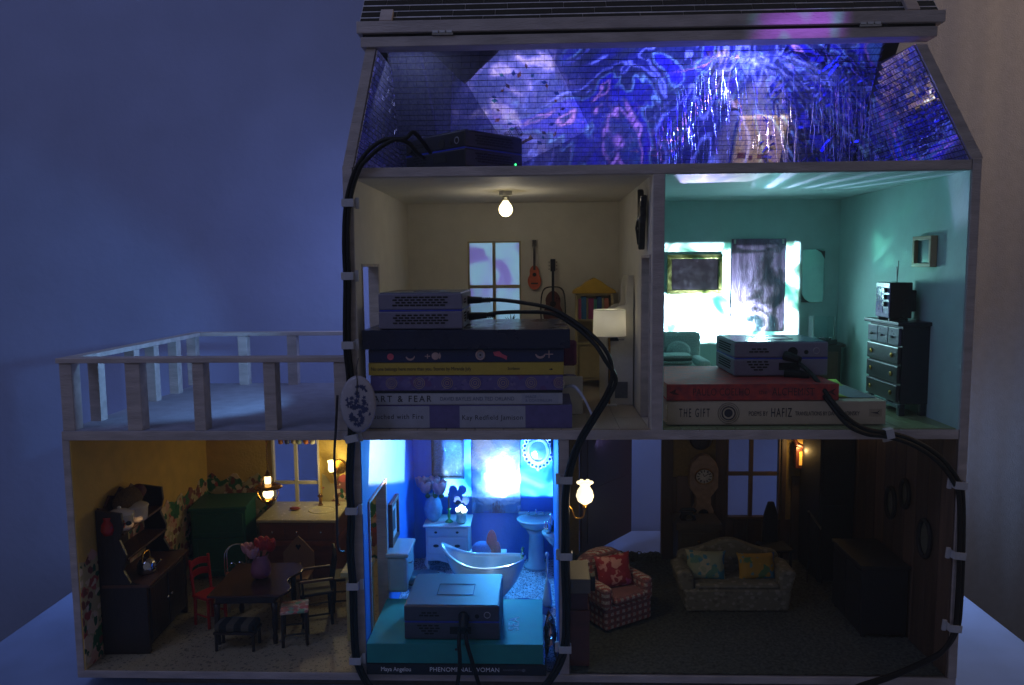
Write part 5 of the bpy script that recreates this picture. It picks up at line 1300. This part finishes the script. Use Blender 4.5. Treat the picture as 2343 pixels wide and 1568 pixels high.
for x, h in ((0, .9), (-1.0, .5), (1.0, .5)): MB().lathe([(.2, 8.3), (.12, 8.6), (.2, 8.3 + h)], cx=x, cy=1.4, n=10).build('tap', CHROME, t, smooth=True)
MB().tube([(0, 1.4, 9.0), (0, .9, 9.2), (0, .5, 8.9)], .1, 6).build('spout', CHROME, t)
t = thing('bathtub', 'white slipper bathtub with a high curled end in the bathroom', 'bathtub', (11.6, 17.2, Z1 + .08), 0)
t.scale = (1.07, 1, .88)
def tubpt(a, b, o=0):
    th = 2 * pi * a; ex = cos(th); ey = sin(th)
    rim = 5.2 + (2.4 * ((-ex + 0) ** 2.6 if ex < 0 else 0)) + (.6 * ex ** 2 if ex > 0 else 0)
    k = b
    r_ = .45 + .55 * (1 - (1 - k) ** 2.2)
    lean = -1.0 * k * k if ex < 0 else .35 * k * k
    return (4.0 * ex * r_ * (1 - o * .06) + lean * abs(ex), 2.4 * ey * r_ * (1 - o * .09), .15 + k * (rim - .15) + (o * .25 * (1 - k)))
NT, KT = 48, 14
vs = []; fs = []
for o_ in (0, 1):
    for j in range(KT + 1):
        for i in range(NT): vs.append(tubpt(i / NT, j / KT, o_))
bs = NT * (KT + 1)
for j in range(KT):
    for i in range(NT):
        i2 = (i + 1) % NT
        fs.append((j * NT + i, j * NT + i2, (j + 1) * NT + i2, (j + 1) * NT + i)); fs.append((bs + j * NT + i, bs + (j + 1) * NT + i, bs + (j + 1) * NT + i2, bs + j * NT + i2))
for i in range(NT): fs.append((KT * NT + i, KT * NT + (i + 1) % NT, bs + KT * NT + (i + 1) % NT, bs + KT * NT + i))
fs.append(tuple(range(NT - 1, -1, -1))); fs.append(tuple(bs + i for i in range(NT)))
MB().add(vs, fs).build('tub', PORC, t, smooth=True)
MB().tube([(tubpt(i / 48, 1)[0], tubpt(i / 48, 1)[1], tubpt(i / 48, 1)[2]) for i in range(48)], .18, 8, closed=True).build('rim', PORC, t, smooth=True)
f = MB().lathe([(.3, 0), (.15, .4), (.25, .9), (.12, 1.3), (.22, 1.7), (.05, 2.0)], cx=4.1, cy=.3, n=10); f.v = [v + Vector((0, 0, 5.2)) for v in f.v]; f.build('bath_tap', mat('green_brass', '#4d8a72', .2, metal=.8), t, smooth=True)
for s_ in (-1, 1): MB().ball((4.1, .3 + s_ * .5, 6.4), .18, n=8, k=6).build('tap_handle', CHROME, t)
t = thing('towel_basket', 'white basket holding a blue and a red towel behind the bathtub', 'basket', (11.4, 23.4, Z1 + .08))
MB().prism([(-1.9, 0), (1.9, 0), (2.4, 3.4), (-2.4, 3.4)], -1.2, 1.2).build('basket', WD, t, bevel=.15)
for c, r_, m in (((-.7, 0, 3.8), (1.4, .9, 1.0), mat('blue_towel', '#4d7cc4', .95, scale=6, bump=.4)), ((.5, .1, 4.6), (.7, .7, 1.7), mat('red_towel', '#a8344c', .95, scale=6, bump=.4)), ((1.2, -.3, 3.6), (.5, .6, 1.3), mat('red_towel', '#a8344c', .95))):
    MB().ball((0, 0, 0), *r_, 14, 8).build('towel', m, t, smooth=True).location = Vector(c) * S
t = thing('bath_mat', 'dark blue oval bath mat on the patterned bathroom floor', 'bath mat', (16.2, 14.2, Z1 + .08))
MB().lathe([(2.9, 0), (2.9, .2), (.001, .25)], n=36, sy=.9).build('mat', mat('navy_shag', '#1e4a90', .95, scale=8, bump=.5), t, smooth=True)
t = thing('soap_dish', 'pale yellow-green eight-sided dish on the dark blue bath mat', 'dish', (14.6, 12.7, Z1 + .36))
MB().prism([(1.15 * cos(a * pi / 4 + .3), 1.0 * sin(a * pi / 4 + .3)) for a in range(8)], 0, .25, 'z').build('dish', mat('lime_plastic', '#c9e04a', .35, var=.03), t, bevel=.08)
t = thing('wall_shelf', 'white scalloped wall shelf with silver bottles on the right bathroom wall', 'wall shelf', (19.8, 22.0, Z1 + 6.6))
MB().lathe([(.001, -2.0), (.8, -1.2), (1.6, -.2), (1.7, 0), (.001, .05)], n=16, sx=.9).build('bracket', PORC, t, smooth=True)
for c, h in (((-.7, -.4), 1.6), ((-.3, .5), 2.2), ((-1.0, .3), 1.2)): MB().lathe([(.32, .06), (.36, h * .6), (.12, h * .8), (.16, h)], cx=c[0], cy=c[1], n=12).build('bottle', CHROME, t, smooth=True)
t = thing('bath_brush', 'white long-handled bath brush leaning on the right bathroom wall', 'brush', (18.9, 15.0, Z1 + .08), 0)
MB().lathe([(.5, 0), (.6, .5), (.35, 2.6), (.15, 3.2), (.12, 6.0), (.3, 6.3), (.1, 6.6)], n=14).build('brush', PORC, t, smooth=True)
t = thing('crumpled_foil', 'crumpled brown and silver foil beside the teal book', 'foil', (18.9, 3.5, Z1 + .08))
rr = random.Random(3)
MB().grid(9, 16, lambda a, b: (-.5 + 1.3 * a + rr.uniform(-.15, .15), -3.5 + 7.5 * b, .6 + 2.4 * sin(a * pi) + rr.uniform(-.45, .45))).build('foil', mat('crumpled_foil', '#5d4a44', .28, metal=.8, var=.5, scale=3), t)
t = thing('wall_ornament', 'dark carved wooden ornament on the wall right of the oval mirror', 'wall ornament', (19.7, 28.5, 17.6))
MB().ball((0, 0, 0), .15, .5, 1.9, 10, 8).build('ornament', mat('navy_wood', '#101f4a', .4), t, smooth=True)

# ------------------------------------------------------------------ living room
cp = MB(); rr = random.Random(12)
CARP = mat('dark_green_carpet', '#585e56', .98, var=.5, scale=3, bump=.8)
cp.grid(120, 100, lambda a, b: (21.0 + 36.0 * a, .05 + 29.5 * b, Z1 + .12 + .16 * rr.random()))
c_ = cp.build('carpet', CARP, None); tag(c_, 'dark green shaggy carpet covering the living room floor', 'carpet')
tf = MB()
for k in range(260):
    x = rr.uniform(22.2, 34.2); y = rr.uniform(28.5, 30.4); s_ = rr.uniform(.18, .42)
    tf.ring((x, y, Z1 + .3 + rr.uniform(0, .5)), s_, s_, .1, 'y', 7, 4)
tf.build('carpet_loops', CARP, c_, kind='stuff')
t = thing('open_door', 'dark wooden door swung outward behind the living room doorway', 'door', (23.45, 30.7, Z1), 53)
B(0, 13.4, -.4, 0, 0, 19.6).build('leaf', mat('porch_door_wood', '#3a2430', .5, var=.2), t, bevel=.04)
for z in (1.5, 10.5): B(1.4, 12, -.48, -.41, z, z + 7.6).build('door_panel', mat('porch_door_wood', '#3a2430', .5), t, bevel=.1)
def tulip(label, loc, power, col_, tint):
    t = thing('wall_lamp', label, 'wall lamp', loc)
    MB().lathe([(.25, 0), (.75, .35), (.95, .9), (.8, 1.5), (.5, 1.95), (.72, 2.4)], n=24).build('shade', glow('tulip_' + label[:6], tint, 1.7), t, smooth=True)
    for k in range(6): MB().ball((.66 * cos(k * 1.047), .66 * sin(k * 1.047), 2.38), .26, .26, .2, 8, 5).build('fluted_lip', glow('tulip_' + label[:6], tint, 1.7), t, smooth=True)
    MB().lathe([(.12, -.6), (.35, -.3), (.25, 0)], n=12).build('socket', BRASS, t, smooth=True)
    MB().tube(smooth_path([(0, 0, -.4), (-.2, 0, -1.4), (-1.0, 0, -1.5), (-1.4, 0, -.6), (-1.75, 0, -.1)], 4), .1, 8).build('arm', BRASS, t, smooth=True)
    MB().cyl((-2.05, 0, .1), (-1.8, 0, .1), .65, n=18).build('wall_plate', BRASS, t, bevel=.05)
    return t
tulip('white tulip-shaped glass wall lamp, lit, beside the middle pillar', (22.9, 8.5, 15.2), 0, 0, (1, .84, .52))
lamp('tulip_light', 'POINT', (23.8, 6.2, 15.6), 0.05, (1, .8, .5), .3)
t = thing('armchair', 'red and white plaid armchair at the left of the living room', 'armchair', (26.3, 12.2, Z1 + .2), 33)
t.scale = (1.12, 1.1, .93)
PLD = checker_cloth('plaid_cloth', '#b86868', '#dcd2ce', '#94656e', 9, 9, 8)
B(-2.9, 2.9, -2.6, 2.6, .2, 3.0).build('base', PLD, t, bevel=.3)
B(-1.9, 1.9, -2.9, 1.6, 3.02, 4.1).build('seat_cushion', PLD, t, bevel=.35)
for s_ in (-1, 1): MB().box(min(s_ * 1.95, s_ * 3.1), max(s_ * 1.95, s_ * 3.1), -2.7, 2.6, 2.6, 5.4).build('armrest', PLD, t, bevel=.5)
MB().prism([(-2.7, 2.8), (-2.7, 6.2)] + [(2.7 * sin(a), 6.2 + 1.6 * cos(a)) for a in [R(q) for q in range(-80, 81, 20)]] + [(2.7, 6.2), (2.7, 2.8)], 1.5, 3.0).build('backrest', PLD, t, bevel=.4)
def pillow(label, loc, rz, m, w_=2.1, h=1.8, tilt=-18, group='pillows in the living room'):
    t = thing('pillow', label, 'pillow', loc, rz, group)
    def P(a, b, s_):
        x, z = -1 + 2 * a, -1 + 2 * b
        pinch = 1 - .1 * (1 - abs(x) ** 3) * abs(z) ** 2; pz = 1 - .1 * (1 - abs(z) ** 3) * abs(x) ** 2
        th = .75 * (1 - x ** 4) ** .6 * (1 - z ** 4) ** .6
        return (x * w_ * pz, s_ * th, h + z * h * pinch)
    mb = MB().grid(12, 12, lambda a, b: P(a, b, -1)); mb.grid(12, 12, lambda a, b: P(1 - a, b, 1))
    o = mb.build('cushion', m, t, smooth=True); o.rotation_euler = (R(tilt), 0, 0)
    return t
pillow('red pillow printed with pink and cream flowers on the plaid armchair', (26.6, 11.5, 4.6), 24, blotch('red_floral', '#8c1c30', ['#b04a8c', '#c9938c', '#8c1c30', '#b8987c'], .7, .55, second=['#8c1c30', '#c48a8a', '#9a2438']), 2.3, 1.9)
t = thing('loveseat', 'grey-beige camelback sofa with rounded arms in the living room', 'sofa', (40.5, 15.9, Z1 + .2), 1)
t.scale = (1.1, 1, .8)
SF = blotch('sofa_damask', '#757466', ['#87867a', '#646356', '#8f8e84'], 1.6, .4, rough=.95)
MB().prism([(-5.2, .1), (5.4, .1), (5.7, 3.3), (-5.5, 3.3)], -2.4, 3.0).build('base', SF, t, bevel=.25)
B(-4.3, 4.5, -2.3, 2.2, 3.2, 4.1).build('seat_cushion', SF, t, bevel=.4)
bk = [(-5.3, 3.0), (-5.4, 6.4)] + [(-4.9 + 10.0 * k / 14, 6.9 + 1.9 * math.exp(-((k / 14 - .5) / .28) ** 2)) for k in range(15)] + [(5.6, 6.4), (5.5, 3.0)]
MB().prism(bk, 2.0, 3.3).build('backrest', SF, t, bevel=.4)
for s_ in (-1, 1):
    a = MB().prism([(4.4, 3.0), (4.4, 5.0), (4.7, 5.9), (5.6, 6.1), (6.3, 5.6), (6.1, 4.8), (5.8, 3.0)], -2.2, 2.2)
    if s_ < 0: a.v = [Vector((-v.x, v.y, v.z)) for v in a.v]; a.f = [tuple(reversed(f)) for f in a.f]
    a.build('armrest', SF, t, bevel=.35)
for x in (-4.6, 4.6):
    for y in (-1.9, 2.5): B(x, x + .4, y, y + .4, -.1, .12).build('foot', DWOOD, t)
pillow('cream and blue flowered pillow on the left of the loveseat', (37.4, 15.4, 3.9), -6, blotch('blue_floral', '#8f9a82', ['#2f7d96', '#a8a890', '#5a8a7a', '#27689a'], .55, .55, second=['#8f9a82', '#3a8098']), 2.35, 1.75)
pillow('yellow and blue flowered pillow on the right of the loveseat', (43.4, 15.5, 3.9), 4, blotch('yellow_floral', '#a8862c', ['#3d7fa0', '#a8862c', '#4f7a50', '#2a4f94'], .55, .5, second=['#a8862c', '#5c8a90', '#b8942f']), 2.3, 1.6)
t = thing('side_table', 'brown side table behind the loveseat with a drawer', 'side table', (38.3, 26.0, Z1 + .2))
ST = mat('side_table_wood', '#4c453a', .5, var=.15)
B(-2.9, 2.9, -2.1, 2.1, 6.0, 6.9).build('tabletop', ST, t, bevel=.1)
B(-2.6, 2.6, -1.9, 1.9, .3, 5.98).build('cabinet', ST, t, bevel=.05)
d = B(-2.2, 2.2, -2.02, -1.91, 3.4, 5.6).build('drawer', ST, t, bevel=.06)
MB().ball((0, -2.12, 4.5), .25, .1, .2, 8, 6).build('knob', BRASS, d)
t = thing('telephone', 'old black telephone on the brown side table', 'telephone', (37.2, 25.6, Z1 + .2 + 6.92))
MB().prism([(-1, 0), (1, 0), (.7, .8), (-.7, .8)], -.7, .7).build('body', BLACKM, t, bevel=.1)
MB().tube([(-1.0, 0, 1.0), (-.7, 0, 1.3), (.7, 0, 1.3), (1.0, 0, 1.0)], .22, 8).build('handset', BLACKM, t)
MB().cyl((0, -.72, .4), (0, -.8, .4), .42, n=16).build('dial', CHROME, t)
t = thing('grandfather_clock', 'carved wooden grandfather clock with a roman dial on the back wall', 'clock', (at(1611, 1090, y=28.5).x, 29.3, at(1611, 1090, y=28.5).z - 12.2 * .78))
t.scale = (.9, 1, .78)
GC = mat('clock_wood', '#957d68', .5, var=.2)
prof = [(-2.1, 10.2), (-2.1, 13.4), (-1.7, 14.6), (-.8, 15.6), (0, 15.9), (.8, 15.6), (1.7, 14.6), (2.1, 13.4), (2.1, 10.2), (1.5, 9.2), (1.1, 8.6), (1.1, 7.2), (1.5, 6.2), (1.5, 5.2), (1.2, 4.4), (1.5, 3.2), (1.5, 0), (-1.5, 0), (-1.5, 3.2), (-1.2, 4.4), (-1.5, 5.2), (-1.5, 6.2), (-1.1, 7.2), (-1.1, 8.6), (-1.5, 9.2)]
MB().prism(prof, -.8, .5).build('case', GC, t, bevel=.12)
MB().cyl((0, -.95, 12.2), (0, -.8, 12.2), 1.25, n=32).build('dial', mat('clock_dial', '#c4c1b8', .4), t)
MB().ring((0, -.95, 12.2), 1.3, 1.3, .12).build('bezel', BRASS, t)
for k in range(12):
    a = k * pi / 6; mb = MB(); mb.m = Matrix.Translation((0, -.97, 12.2)) @ Matrix.Rotation(a, 4, 'Y')
    mb.box(-.07, .07, -.01, .01, .72, 1.1)
    if k % 3: mb.box(.11, .17, -.01, .01, .72, 1.1)
    mb.build('roman_numeral', INK, t)
for a, l_ in ((-.4, .6), (.9, .85)): mb = MB(); mb.m = Matrix.Translation((0, -1.0, 12.2)) @ Matrix.Rotation(a, 4, 'Y'); mb.box(-.05, .05, -.01, .01, 0, l_); mb.build('clock_hand', INK, t)
MB().cyl((0, -.9, 5.7), (0, -.8, 5.7), .75, n=20).build('pendulum', BLACKM, t)
MB().prism([(-.9, 7.3), (.9, 7.3), (.9, 9.6), (-.9, 9.6)], -.88, -.8).build('door_panel', GC, t, bevel=.05)
t = thing('wall_plate', 'dark round plate hanging high above the grandfather clock', 'plate', (at(1603, 1004, y=29.5).x, 29.5, at(1603, 1004, y=29.5).z))
MB().lathe([(1.3, 0), (1.5, .15), (1.2, .25), (.001, .2)], n=28).build('plate', DWOOD, t, smooth=True).rotation_euler = (R(90), 0, 0)
t = thing('wall_clock', 'amber lit brown wall clock lantern high on the back wall', 'wall clock', (at(1835, 1046, y=29).x, 29.2, at(1835, 1046, y=29).z + .4))
B(-.95, .95, -.6, .5, -1.9, 1.1).build('case', MWOOD, t, bevel=.1)
B(-.5, .5, -.66, -.6, -1.4, .4).build('glass_door', glow('amber_glass', (1, .5, .08), .5), t)
MB().ring((0, -.7, 2.3), 1.25, 1.25, .28, 'y', 8).build('dial_frame', MWOOD, t)
MB().cyl((0, -.6, 2.3), (0, .5, 2.3), 1.3, n=8).build('dial_case', MWOOD, t)
MB().cyl((0, -.75, 2.3), (0, -.6, 2.3), .9, n=24).build('dial', mat('gold_dial', '#c9a45a', .3, metal=.6), t)
lamp('amber_wall_light', 'POINT', (at(1833, 1020, y=28).x, 27.6, at(1833, 1030, y=28).z), 0.03, (1, .62, .2), .15)
t = thing('wall_lamp', 'tiny amber wall lamp glowing beside the tall dark cabinet', 'wall lamp', at(1984, 1055, y=26))
MB().lathe([(.15, -.7), (.35, -.4), (.12, .5)], n=10).build('flame_glass', glow('amber_flame', (1, .6, .18), 3), t, smooth=True)
MB().cyl((.5, 0, -.3), (.15, 0, -.5), .07, n=6).build('arm', BRASS, t)
lamp('tiny_amber_light', 'POINT', (54, 20.5, 21.5), 0.006, (1, .65, .3), .2)
CX0 = at(1876, 1100, y=22).x - 55.4
NAV = mat('near_black_cabinet', '#101218', .75, var=.3)
t = thing('tall_cabinet', 'tall near-black cupboard in the back right of the living room', 'cabinet', (55.4, 24.6, Z1 + .2))
B(CX0, 1.4, -2.6, 4.6, .2, 21.5).build('carcass', NAV, t, bevel=.1)
for z, h in ((1, 9), (11, 9.5)): B(CX0 + .3, 1.0, -2.75, -2.61, z, z + h).build('door', NAV, t, bevel=.12)
B(CX0 - .1, 1.6, -2.8, 4.6, 21.5, 22.2).build('cornice', NAV, t, bevel=.15)
for x in (CX0 + .1, .9):
    for y in (-2.4, 4): B(x, x + .4, y, y + .4, 0, .2).build('foot', NAV, t)
t = thing('high_back_chair', 'dark high-backed chair with a rounded crest in front of the living room window', 'chair', (47.9, 24, Z1 + .2), 6)
for x in (-1.5, 1.5):
    for y in (-1.4, 1.4): MB().cyl((x, y, 0), (x, y, 3.6), .18, n=8).build('leg', NAV, t)
B(-1.8, 1.8, -1.7, 1.7, 3.6, 4.0).build('seat', NAV, t, bevel=.1)
MB().prism([(-1.0, 4.0), (-.9, 7.6), (-.6, 8.6), (-.35, 9.3), (.35, 9.3), (.6, 8.6), (.9, 7.6), (1.0, 4.0)], 1.3, 1.7).build('back_splat', NAV, t, bevel=.1)
t = thing('handrail', 'thin slanting wooden handrail by the dark cupboard', 'handrail', (52.5, 22, Z1 + .2))
MB().cyl((-1.2, 0, 9.2), (.8, 0, 6.4), .13, n=8).build('rail', mat('rail_wood', '#5e564a', .4), t)
for x, z in ((-1.1, 9.0), (.7, 6.5)): MB().cyl((x, 0, 0), (x, 0, z), .12, n=8).build('baluster', NAV, t)
for i, (u, v, h) in enumerate(((2040, 1150, 1.7), (2073, 1130, 1.5), (2118, 1232, 1.9))):
    p = at(u, v, x=57.0)
    t = thing('portrait', ['oval portrait frame hung lower left of the group on the plank wall', 'oval portrait frame hung uppermost on the plank wall', 'oval portrait frame hung lowest and nearest on the plank wall'][i], 'picture frame', p, 0, 'oval frames on the right wall')
    MB().ring((-.15, 0, 0), h * .62, h, .22, 'x', 26).build('frame', NAV, t, smooth=True)
    MB().lathe([(.001, 0), (h * .55, .02)], n=24, sy=1.6).build('portrait', mat('grey_portrait', '#5a5d52', .35), t).rotation_euler = (R(90), 0, R(-90))
t = thing('sideboard', 'low dark television cabinet at the right wall of the living room', 'sideboard', (54.6, 11.5, Z1 + .2))
B(-2.6, 2.2, -4, 4, .4, 7.6).build('carcass', NAV, t, bevel=.08)
B(-2.8, 2.3, -4.2, 4.2, 7.62, 8.0).build('top', mat('dark_top', '#1c1a19', .7), t, bevel=.08)
for y in (-3.7, .15): B(-2.72, -2.61, y, y + 3.5, .8, 7.2).build('door', NAV, t, bevel=.06)
for x in (-2.4, 1.8):
    for y in (-3.8, 3.4): B(x, x + .4, y, y + .4, 0, .4).build('foot', NAV, t)
t = thing('end_cabinet', 'tall narrow brown cabinet with a cream top beside the middle pillar', 'cabinet', (22.0, 4.6, Z1 + .2))
t.scale = (1, 1, .68)
B(-1.0, .9, -3.6, 1.2, .2, 8.6).build('lower_case', MWOOD, t, bevel=.05)
B(-.95, .75, -3.4, 1.1, 8.62, 11.2).build('upper_case', mat('maroon_case', '#4a2630', .5, var=.2), t, bevel=.05)
B(-1.0, 1.0, -3.7, 1.3, 11.22, 13.4).build('cream_top', mat('worn_cream', '#67645e', .6, var=.1), t, bevel=.1)
B(1.01, 1.5, -3.2, -2.2, 11.3, 13.5).build('strap', NAV, t, bevel=.05)
for x in (-.9, .5):
    for y in (-3.4, .8): B(x, x + .3, y, y + .3, 0, .2).build('foot', NAV, t)
# ------------------------------------------------------------------ projector beams, room light, added lamps for mirror bounce and fill
LENS = lambda t, x=2.0, z=2.2: t.matrix_basis @ Vector((x * S, 4.25 * S, z * S)) * (1 / S)
BLUEW = [(0.0, (.02, .03, .6)), (.36, (.03, .25, 1.3)), (.46, (.3, .9, 2.0)), (.55, (1.2, 1.6, 2.2)), (1, (1.4, 1.8, 2.2))]
WHITEC = [(0.0, (.015, .06, .1)), (.38, (.03, .12, .10)), (.45, (.25, .35, .3)), (.49, (.9, 1.2, 1.4)), (.66, (1.1, 1.3, 1.7)), (1, (.6, .3, 1.2))]
p = LENS(pC)
def wallbeam(name, p, power, x0, x1, z0, z1, sc_, ramp, yw=30, **k):
    d = yw - p.y
    slide_lamp(name, (p.x, p.y, p.z), (p.x, yw, p.z), power, (x0 - p.x) / d, (x1 - p.x) / d, (z0 - p.z) / d, (z1 - p.z) / d, sc_, ramp, **k)
wallbeam('mint_room_beam', p, 14.0, 34.0, 52.0, 30.4, 43.4, 3.4, WHITEC, angle=130, soft=.015)
p = LENS(pD, 3.4)
wallbeam('bathroom_beam', p, 19.0, 4.9, 19.9, 9.6, 24.5, 3.2, BLUEW, angle=110, soft=.01)
PALE = [(0.0, (.5, .8, .9)), (.4, (1.3, 1.5, 1.3)), (.6, (1.5, 1.6, 1.6)), (1, (.9, 1.0, 1.5))]
CREAMY = [(0.0, (1.5, 1.0, .5)), (.4, (2.6, 1.7, .9)), (.6, (3.0, 1.8, 1.0)), (1, (2.4, 1.6, .9))]
slide_lamp('bathroom_mirror_bounce', (18.5, 13, 19), (.94, 13, 19), 5.0, -.56, .62, -.15, .42, 3, CREAMY, angle=100, soft=.02, up=(0, .26, .966))
slide_lamp('bathroom_tub_bounce', (12.5, 28.5, 15.5), (12.2, 15.2, 5.7), 4.0, -.17, .19, -.05, .03, 3, PALE, angle=40, soft=.03)
# added spots for light thrown back by the mirror sheets into the rooms
LIL = [(0.0, (.2, .8, .9)), (.45, (.7, .6, 1.3)), (.55, (1.4, 1.2, 1.6)), (1, (.8, 1.3, 1.5))]
slide_lamp('mirror_bounce_left', (38.4, 28.8, 40.5), (35, 3, 48.9), 1.6, -.16, .13, -.045, .06, 6, LIL, angle=60, soft=.008)
lamp('mirror_bounce_room', 'SPOT', (46.6, 28.6, 37.5), 0.6, (.45, .95, 1.0), 1.2, (44, 0, 32), 172, 1.0)
lamp('bathroom_mirror_room_bounce', 'SPOT', (12.2, 28.4, 15.5), 2.2, (.06, .42, 1.0), 1.2, (11, 0, 6), 172, 1.0)
slide_lamp('mirror_bounce_streak', (46.6, 28.8, 41), (50, 8, 48.9), 1.0, -.25, .45, -.25, .15, 2.2, [(0, (0, .05, .06)), (.6, (.05, .3, .35)), (.74, (.3, .5, .7)), (.8, (.7, .9, 1.6)), (1, (.9, 1.1, 1.7))], angle=90, soft=.05, bands=2.5, stretch=(1, .4, 1))
slide_lamp('mirror_bounce_wall', (49, 28.5, 39), (57.2, 11, 43), .5, -.3, .12, -.2, .25, 3.5, [(0, (0, .1, .1)), (.5, (.02, .25, .2)), (.62, (.2, 1.0, .7)), (.75, (.5, 1.2, 1.6)), (1, (.7, 1.2, 1.8))], angle=80, soft=.1)
# attic: beam across the tiled slope, and its mirrored picture on the attic floor
VIO = [(0.0, (.06, .10, .24)), (.36, (.04, .06, .18)), (.44, (.03, .04, .6)), (.452, (.9, 1.1, 4.0)), (.460, (.02, .03, .3)), (.515, (.05, .08, .22)), (.521, (1.0, 2.0, 4.0)), (.528, (.03, .03, .8)), (.575, (.05, .03, 1.7)), (.605, (.02, .03, .4)), (.613, (3.6, 1.6, 4.4)), (.619, (.04, .07, .5)), (.70, (.08, .3, .8)), (1, (.1, .15, .5))]
slide_lamp('attic_beam', (17.5, 9.5, 52.6), (42, 15, 56), 1.0, -.8, .8, -.3, .5, 2.0, VIO, angle=110, soft=.1, distort=2.2)
slide_lamp('attic_floor_bounce', (38, 2.7, 60.2), (39, 17, 49.8), 3.4, -1.6, 1.7, -.9, 1.1, 1.1, VIO, angle=150, soft=.25, distort=1.6)
slide_lamp('attic_card_bounce', (17.0, 7.5, 58.9), (18.2, 16, 49.8), .45, -.9, .5, -.6, .6, 2.2, [(0, (.10, .12, .4)), (.45, (.16, .2, .75)), (.56, (.5, .45, 1.4)), (.62, (1.6, 1.3, 2.0)), (1, (1.6, 1.1, 1.9))], angle=110, soft=.2, distort=1.5)
lamp('attic_bag_fill', 'SPOT', (44, 1.9, 58.5), 2.0, (1, .8, .5), .4, (44.2, 20, 49.8), 26, .3)  # added warm spot, only brightens the bag on the attic floor
slide_lamp('roof_edge_patch_spot', (59, -40, 80), (41.6, -.5, 61.6), 6.0, -.07, .065, -.03, .034, 4, [(0, (.6, .1, 1.4)), (.45, (.7, .2, 1.6)), (.55, (.3, 1.4, 1.8)), (1, (.6, 1.6, 1.9))], angle=40, soft=.03)  # added spot out of view, makes the light patch on the roof edge
# light that spills from the bedroom on to the balcony
lamp('balcony_spill', 'SPOT', (-.6, 6.4, 36.5), 2.2, (.22, .5, 1.0), .6, (-28, 17, 30.5), 72, .5)
slide_lamp('back_window_fill', (12.2, 44, 38), (12.2, 30, 38), .8, -.6, .6, -.8, .8, 1.5, [(0, (.08, .07, .3)), (.42, (.3, .22, .7)), (.5, (.6, 1.2, 1.3)), (.6, (.8, 1.3, 1.7)), (1, (1.2, .8, 1.6))], angle=90, soft=.1)  # unseen spot added behind the house to light the window film
lamp('attic_soft_fill', 'AREA', (6, 3, 58.5), .035, (.5, .6, 1.0), 5, (6, 18, 50))  # added soft fill for the left end of the attic
lamp('behind_house_fill', 'AREA', (22, 36, 22), .16, (.34, .48, 1.0), 14, (22, 48, 16))  # hidden fill lamp, tints the wall seen through the back openings
lamp('left_wall_fill', 'AREA', (0, 32.5, 42), .25, (.34, .45, 1.0), 20, (-60, 48, 38))  # hidden area lamp added to brighten the wall left of the house
lamp('left_table_fill', 'AREA', (-26, 36, 9), .45, (.26, .46, 1.0), 10, (-50, 22, -4))  # hidden area lamp added for the blue on the left tabletop
lamp('right_table_fill', 'AREA', (60, 34, 16), .55, (.38, .58, 1.0), 10, (74, 26, 2))  # hidden area lamp added for blue on the right tabletop and curtain
lamp('room_blue_fill', 'AREA', (-60, -60, 130), 2.6, (.38, .47, 1.0), 60, (-20, 40, 10))  # unseen blue fill, added high on the left for wall and table
lamp('room_warm_lamp', 'AREA', (150, 10, 110), 2.6, (1, .68, .42), 30, (102, 44, 80))
hm = bpy.data.materials.new('veil_haze'); hm.use_nodes = True  # thin air volume added to stand in for the lens veil
hn = hm.node_tree.nodes; hn.remove(hn['Principled BSDF'])
pv = hn.new('ShaderNodeVolumePrincipled'); pv.inputs['Density'].default_value = 0.05; pv.inputs['Color'].default_value = (.85, .92, 1, 1); pv.inputs['Anisotropy'].default_value = 0.3
hm.node_tree.links.new(pv.outputs[0], hn['Material Output'].inputs['Volume'])
hz_ = B(-230, 160, -175, 60, -90, 170).build('haze', hm, None, kind='stuff')
sc.cycles.volume_bounces = 0
# lettering becomes mesh
bpy.context.view_layer.update()
dg = bpy.context.evaluated_depsgraph_get()
for o in [o for o in col.objects if o.type == 'FONT']:
    me = bpy.data.meshes.new_from_object(o.evaluated_get(dg))
    nm = o.name; n = bpy.data.objects.new('lettering', me); col.objects.link(n)
    n.parent = o.parent; n.location = o.location; n.rotation_euler = o.rotation_euler; n.scale = o.scale
    if 'fit' in o:
        xs = [v.co.x for v in me.vertices]; n.scale = (o['fit'] / (max(xs) - min(xs)), 1, 1)
    bpy.data.objects.remove(o)
